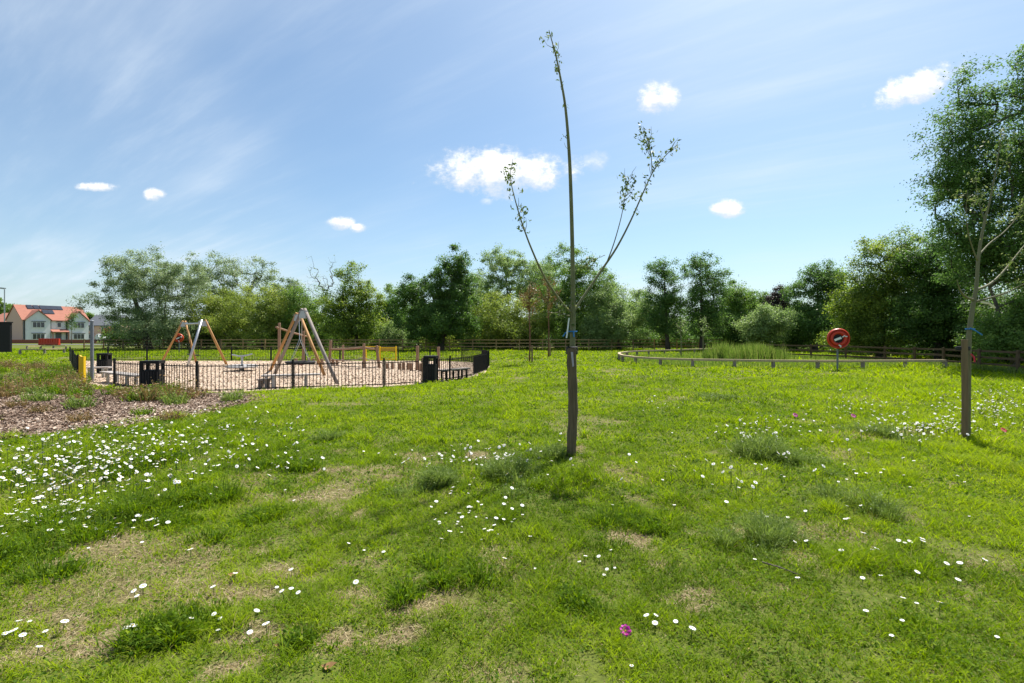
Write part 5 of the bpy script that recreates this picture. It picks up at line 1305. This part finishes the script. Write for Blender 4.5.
near_protos = []; far_meshes = []
for k in range(4):
    r = (.0125, .0155, .014, .0105)[k]; hgt = (.042, .055, .065, .035)[k]; st, pe, ce = daisy_mb(r, hgt, 11 + k % 2, (.08, .25, .4, .15)[k], k * 1.9)
    t = thing('daisy', 'daisy', 'daisy', (0, 0, 0), 'white daisies in the lawn'); st.build('stem', M_STEM, t, local=True); pe.build('petals', M_PETAL, t, local=True); ce.build('flower_centre', M_DISC, t, local=True); near_protos.append(t)
    m = MB(); m.mi = 0; m.add(st.v, st.f); m.mi = 1; m.add(pe.v, pe.f); m.mi = 2; m.add(ce.v, ce.f); o = m.build('daisy', [M_STEM, M_PETAL, M_DISC]); far_meshes.append(o)
DG = [('white daisy in the thick daisy patch near the mulch bed', (90, 462, 66, 26), 720), ('white daisy on the thin far edge of the daisy patch near the play area fence', (205, 440, 50, 14), 130), ('white daisy between the daisy patch and the worn thatch', (262, 470, 45, 14), 55),
      ('white daisy in the bottom of the thick patch by the left border', (55, 510, 55, 16), 210),
      ('white daisy at the foot of the dark timber stake', (480, 466, 34, 8), 80), ('white daisy in the loose group below the dark timber stake', (482, 522, 28, 15), 48),
      ('white daisy beside the white-topped yarrow clump in the right lawn', (768, 434, 24, 7), 85), ('white daisy scattered over the open right lawn', (800, 478, 80, 24), 60), ('white daisy in the white drift before the leaning young tree', (925, 434, 30, 6), 190), ('white daisy in the white drift beyond the leaning young tree', (992, 408, 36, 12), 420),
      ('white daisy in the far grass left of the leaning young tree', (862, 410, 30, 10), 90), ('white daisy in the mown lawn beyond the dark timber stake', (655, 408, 16, 4), 18), ('white daisy along the lawn beside the dark timber stake', (640, 470, 45, 20), 16),
      ('white daisy scattered across the lower right lawn', (900, 565, 70, 40), 26), ('white daisy scattered on the worn thatch', (290, 590, 70, 28), 10)]
HAND = [('white daisy in the loose row in the lower left corner', [(29, 628), (18, 630), (46, 638), (63, 633), (4, 644), (15, 643), (36, 661), (8, 642), (22, 645)]), ('white daisy in the pair beside the leafy clump, lower left', [(126, 636), (131, 638), (138, 637)]), ('white daisy in the trio on the worn thatch', [(136, 601), (138, 603), (143, 596)]),
        ('white daisy in the spread group on thin grass left of the middle clump', [(215, 623), (222, 627), (218, 637), (250, 641), (254, 624), (267, 636), (284, 601), (291, 596), (300, 602), (292, 577)]), ('white daisy in the small ring below the soft green clump', [(580, 568), (585, 563), (600, 565), (612, 559), (615, 572), (608, 577), (604, 580), (535, 573)]),
        ('white daisy next to the single magenta flower', [(649, 629), (654, 626), (656, 631), (676, 629), (632, 673), (655, 632)]), ('white daisy in the tight pair low on the right lawn', [(903, 606), (917, 609), (997, 643), (892, 642), (905, 548), (899, 549), (921, 547), (909, 549)])]
rng = np.random.default_rng(8); ALL = []
for lab, (cx_, cy_, sx_, sy_), n in DG:
    for _ in range(n):
        px, py = cx_ + rng.normal() * sx_, cy_ + rng.normal() * sy_
        if py < 388 or px < -40: continue
        ALL.append((px, py, lab))
for lab, L in HAND:
    for px, py in L: ALL.append((px, py, lab))
W_ = []
for px, py, lab in ALL:
    x, y, z = at(px, py)
    if in_poly(np.array([x]), np.array([y]), MULCH)[0] or in_poly(np.array([x]), np.array([y]), PLAY)[0]: continue
    W_.append((x, y, z, lab, 0 <= px <= 1024 and py < 683))
W_.sort(key=lambda a: (not a[4], a[1])); fresh = [1] * 4; freshf = [1] * 4; rest = MB()
for i, (x, y, z, lab, vis) in enumerate(W_):
    k = int(rng.integers(0, 4)); rz = rng.uniform(0, 6.28); sc = rng.uniform(.8, 1.25)
    if i < 70:
        if fresh[k]: fresh[k] = 0; t = near_protos[k]; t.location = (x, y, z); t.rotation_euler = (0, 0, rz); t['label'] = lab
        else: dup(near_protos[k], (x, y, z), rz, sc, lab)
    elif i < 292:
        if freshf[k]: freshf[k] = 0; o = far_meshes[k]
        else: o = far_meshes[k].copy(); COL.objects.link(o)
        o.location = (x, y, z); o.rotation_euler = (0, 0, rz); o.scale = (sc, sc, sc * (1 + 1.2 * min(max((y - 4) / 3, 0), 1))); tag(o, lab, 'daisy', 'white daisies in the lawn')
    else:
        me = far_meshes[k].data; ca, sa = math.cos(rz), math.sin(rz); sc *= 1.1; o0 = len(rest.v)
        rest.v += [(x + sc * (v.co.x * ca - v.co.y * sa), y + sc * (v.co.x * sa + v.co.y * ca), z + sc * 2.3 * v.co.z) for v in me.vertices]
        rest.f += [tuple(o0 + j for j in p.vertices) for p in me.polygons]; rest.m += [p.material_index for p in me.polygons]
stuff(rest.build('daisies', [M_STEM, M_PETAL, M_DISC]))


def bloom(label, px, py, r, hgt, m):
    x, y, z = at(px, py); z2 = z + hgt; t = thing('pink_flower', label, 'flower', (x, y, z)); c = Vector((x, y - .01, z2)); ax = Vector((.05, -.75, .75)).normalized(); q = Vector((0, 0, 1)).rotation_difference(ax)
    MB().tube([(x, y, z - .01), (x + .01, y, z + hgt * .6), c], [.003, .0026, .002], 5).build('stem', M_STEM, t); pe = MB()
    for k in range(9):
        a = 2 * math.pi * k / 9; w = .40; v = [(.12 * r * math.cos(a), .12 * r * math.sin(a), -.18 * r), (.75 * r * math.cos(a - w), .75 * r * math.sin(a - w), .04 * r), (r * math.cos(a - w * .5), r * math.sin(a - w * .5), .1 * r), (r * 1.02 * math.cos(a + w * .4), r * 1.02 * math.sin(a + w * .4), .08 * r), (.75 * r * math.cos(a + w), .75 * r * math.sin(a + w), .02 * r + .002 * k)]
        pe.add([c + q @ Vector(p) for p in v], [(0, 1, 2, 3, 4)])
    pe.build('petals', m, t); MB().lathe([(.14 * r, -.1 * r), (.12 * r, .05 * r), (.05 * r, .1 * r)], c, ax, 8).build('flower_centre', M_DISC, t)


bloom('single magenta flower low in the foreground grass', 625, 639, .031, .05, M_MAGENTA)
bloom('pink flower beside the white-topped yarrow clump', 795, 424, .045, .16, M_PINK)
bloom('pink flower standing alone in the right grass', 853, 424, .045, .15, M_PINK)
bloom('pink-red flower among white daisies behind the leaning young tree', 1003, 436, .045, .1, M_PINKTAG)

# a fallen twig and a few dry leaves
x, y, z = at(785, 575); tag(MB().tube([(x - .09, y + .12, z + .03), (x - .02, y + .02, z + .04), (x + .06, y - .06, z + .03)], [.006, .005, .003], 5).build('fallen_twig', M_BARK), 'short dark fallen twig lying on the right lawn', 'twig')
for k, (px, py, lab) in enumerate(((281, 649, 'curled tan dry leaf on the worn thatch'), (328, 670, 'curled orange-brown dry leaf near the bottom border'), (233, 577, 'curled dry leaf in the middle of the worn thatch'))):
    x, y, z = at(px, py); m = MB(); m.add([(x - .035, y, z + .022), (x, y - .02, z + .012), (x + .04, y + .01, z + .03), (x + .005, y + .025, z + .024), (x, y, z + .006)], [(0, 1, 4), (1, 2, 4), (2, 3, 4), (3, 0, 4)]); tag(m.build('dry_leaf', M_DRYLEAF), lab, 'leaf')
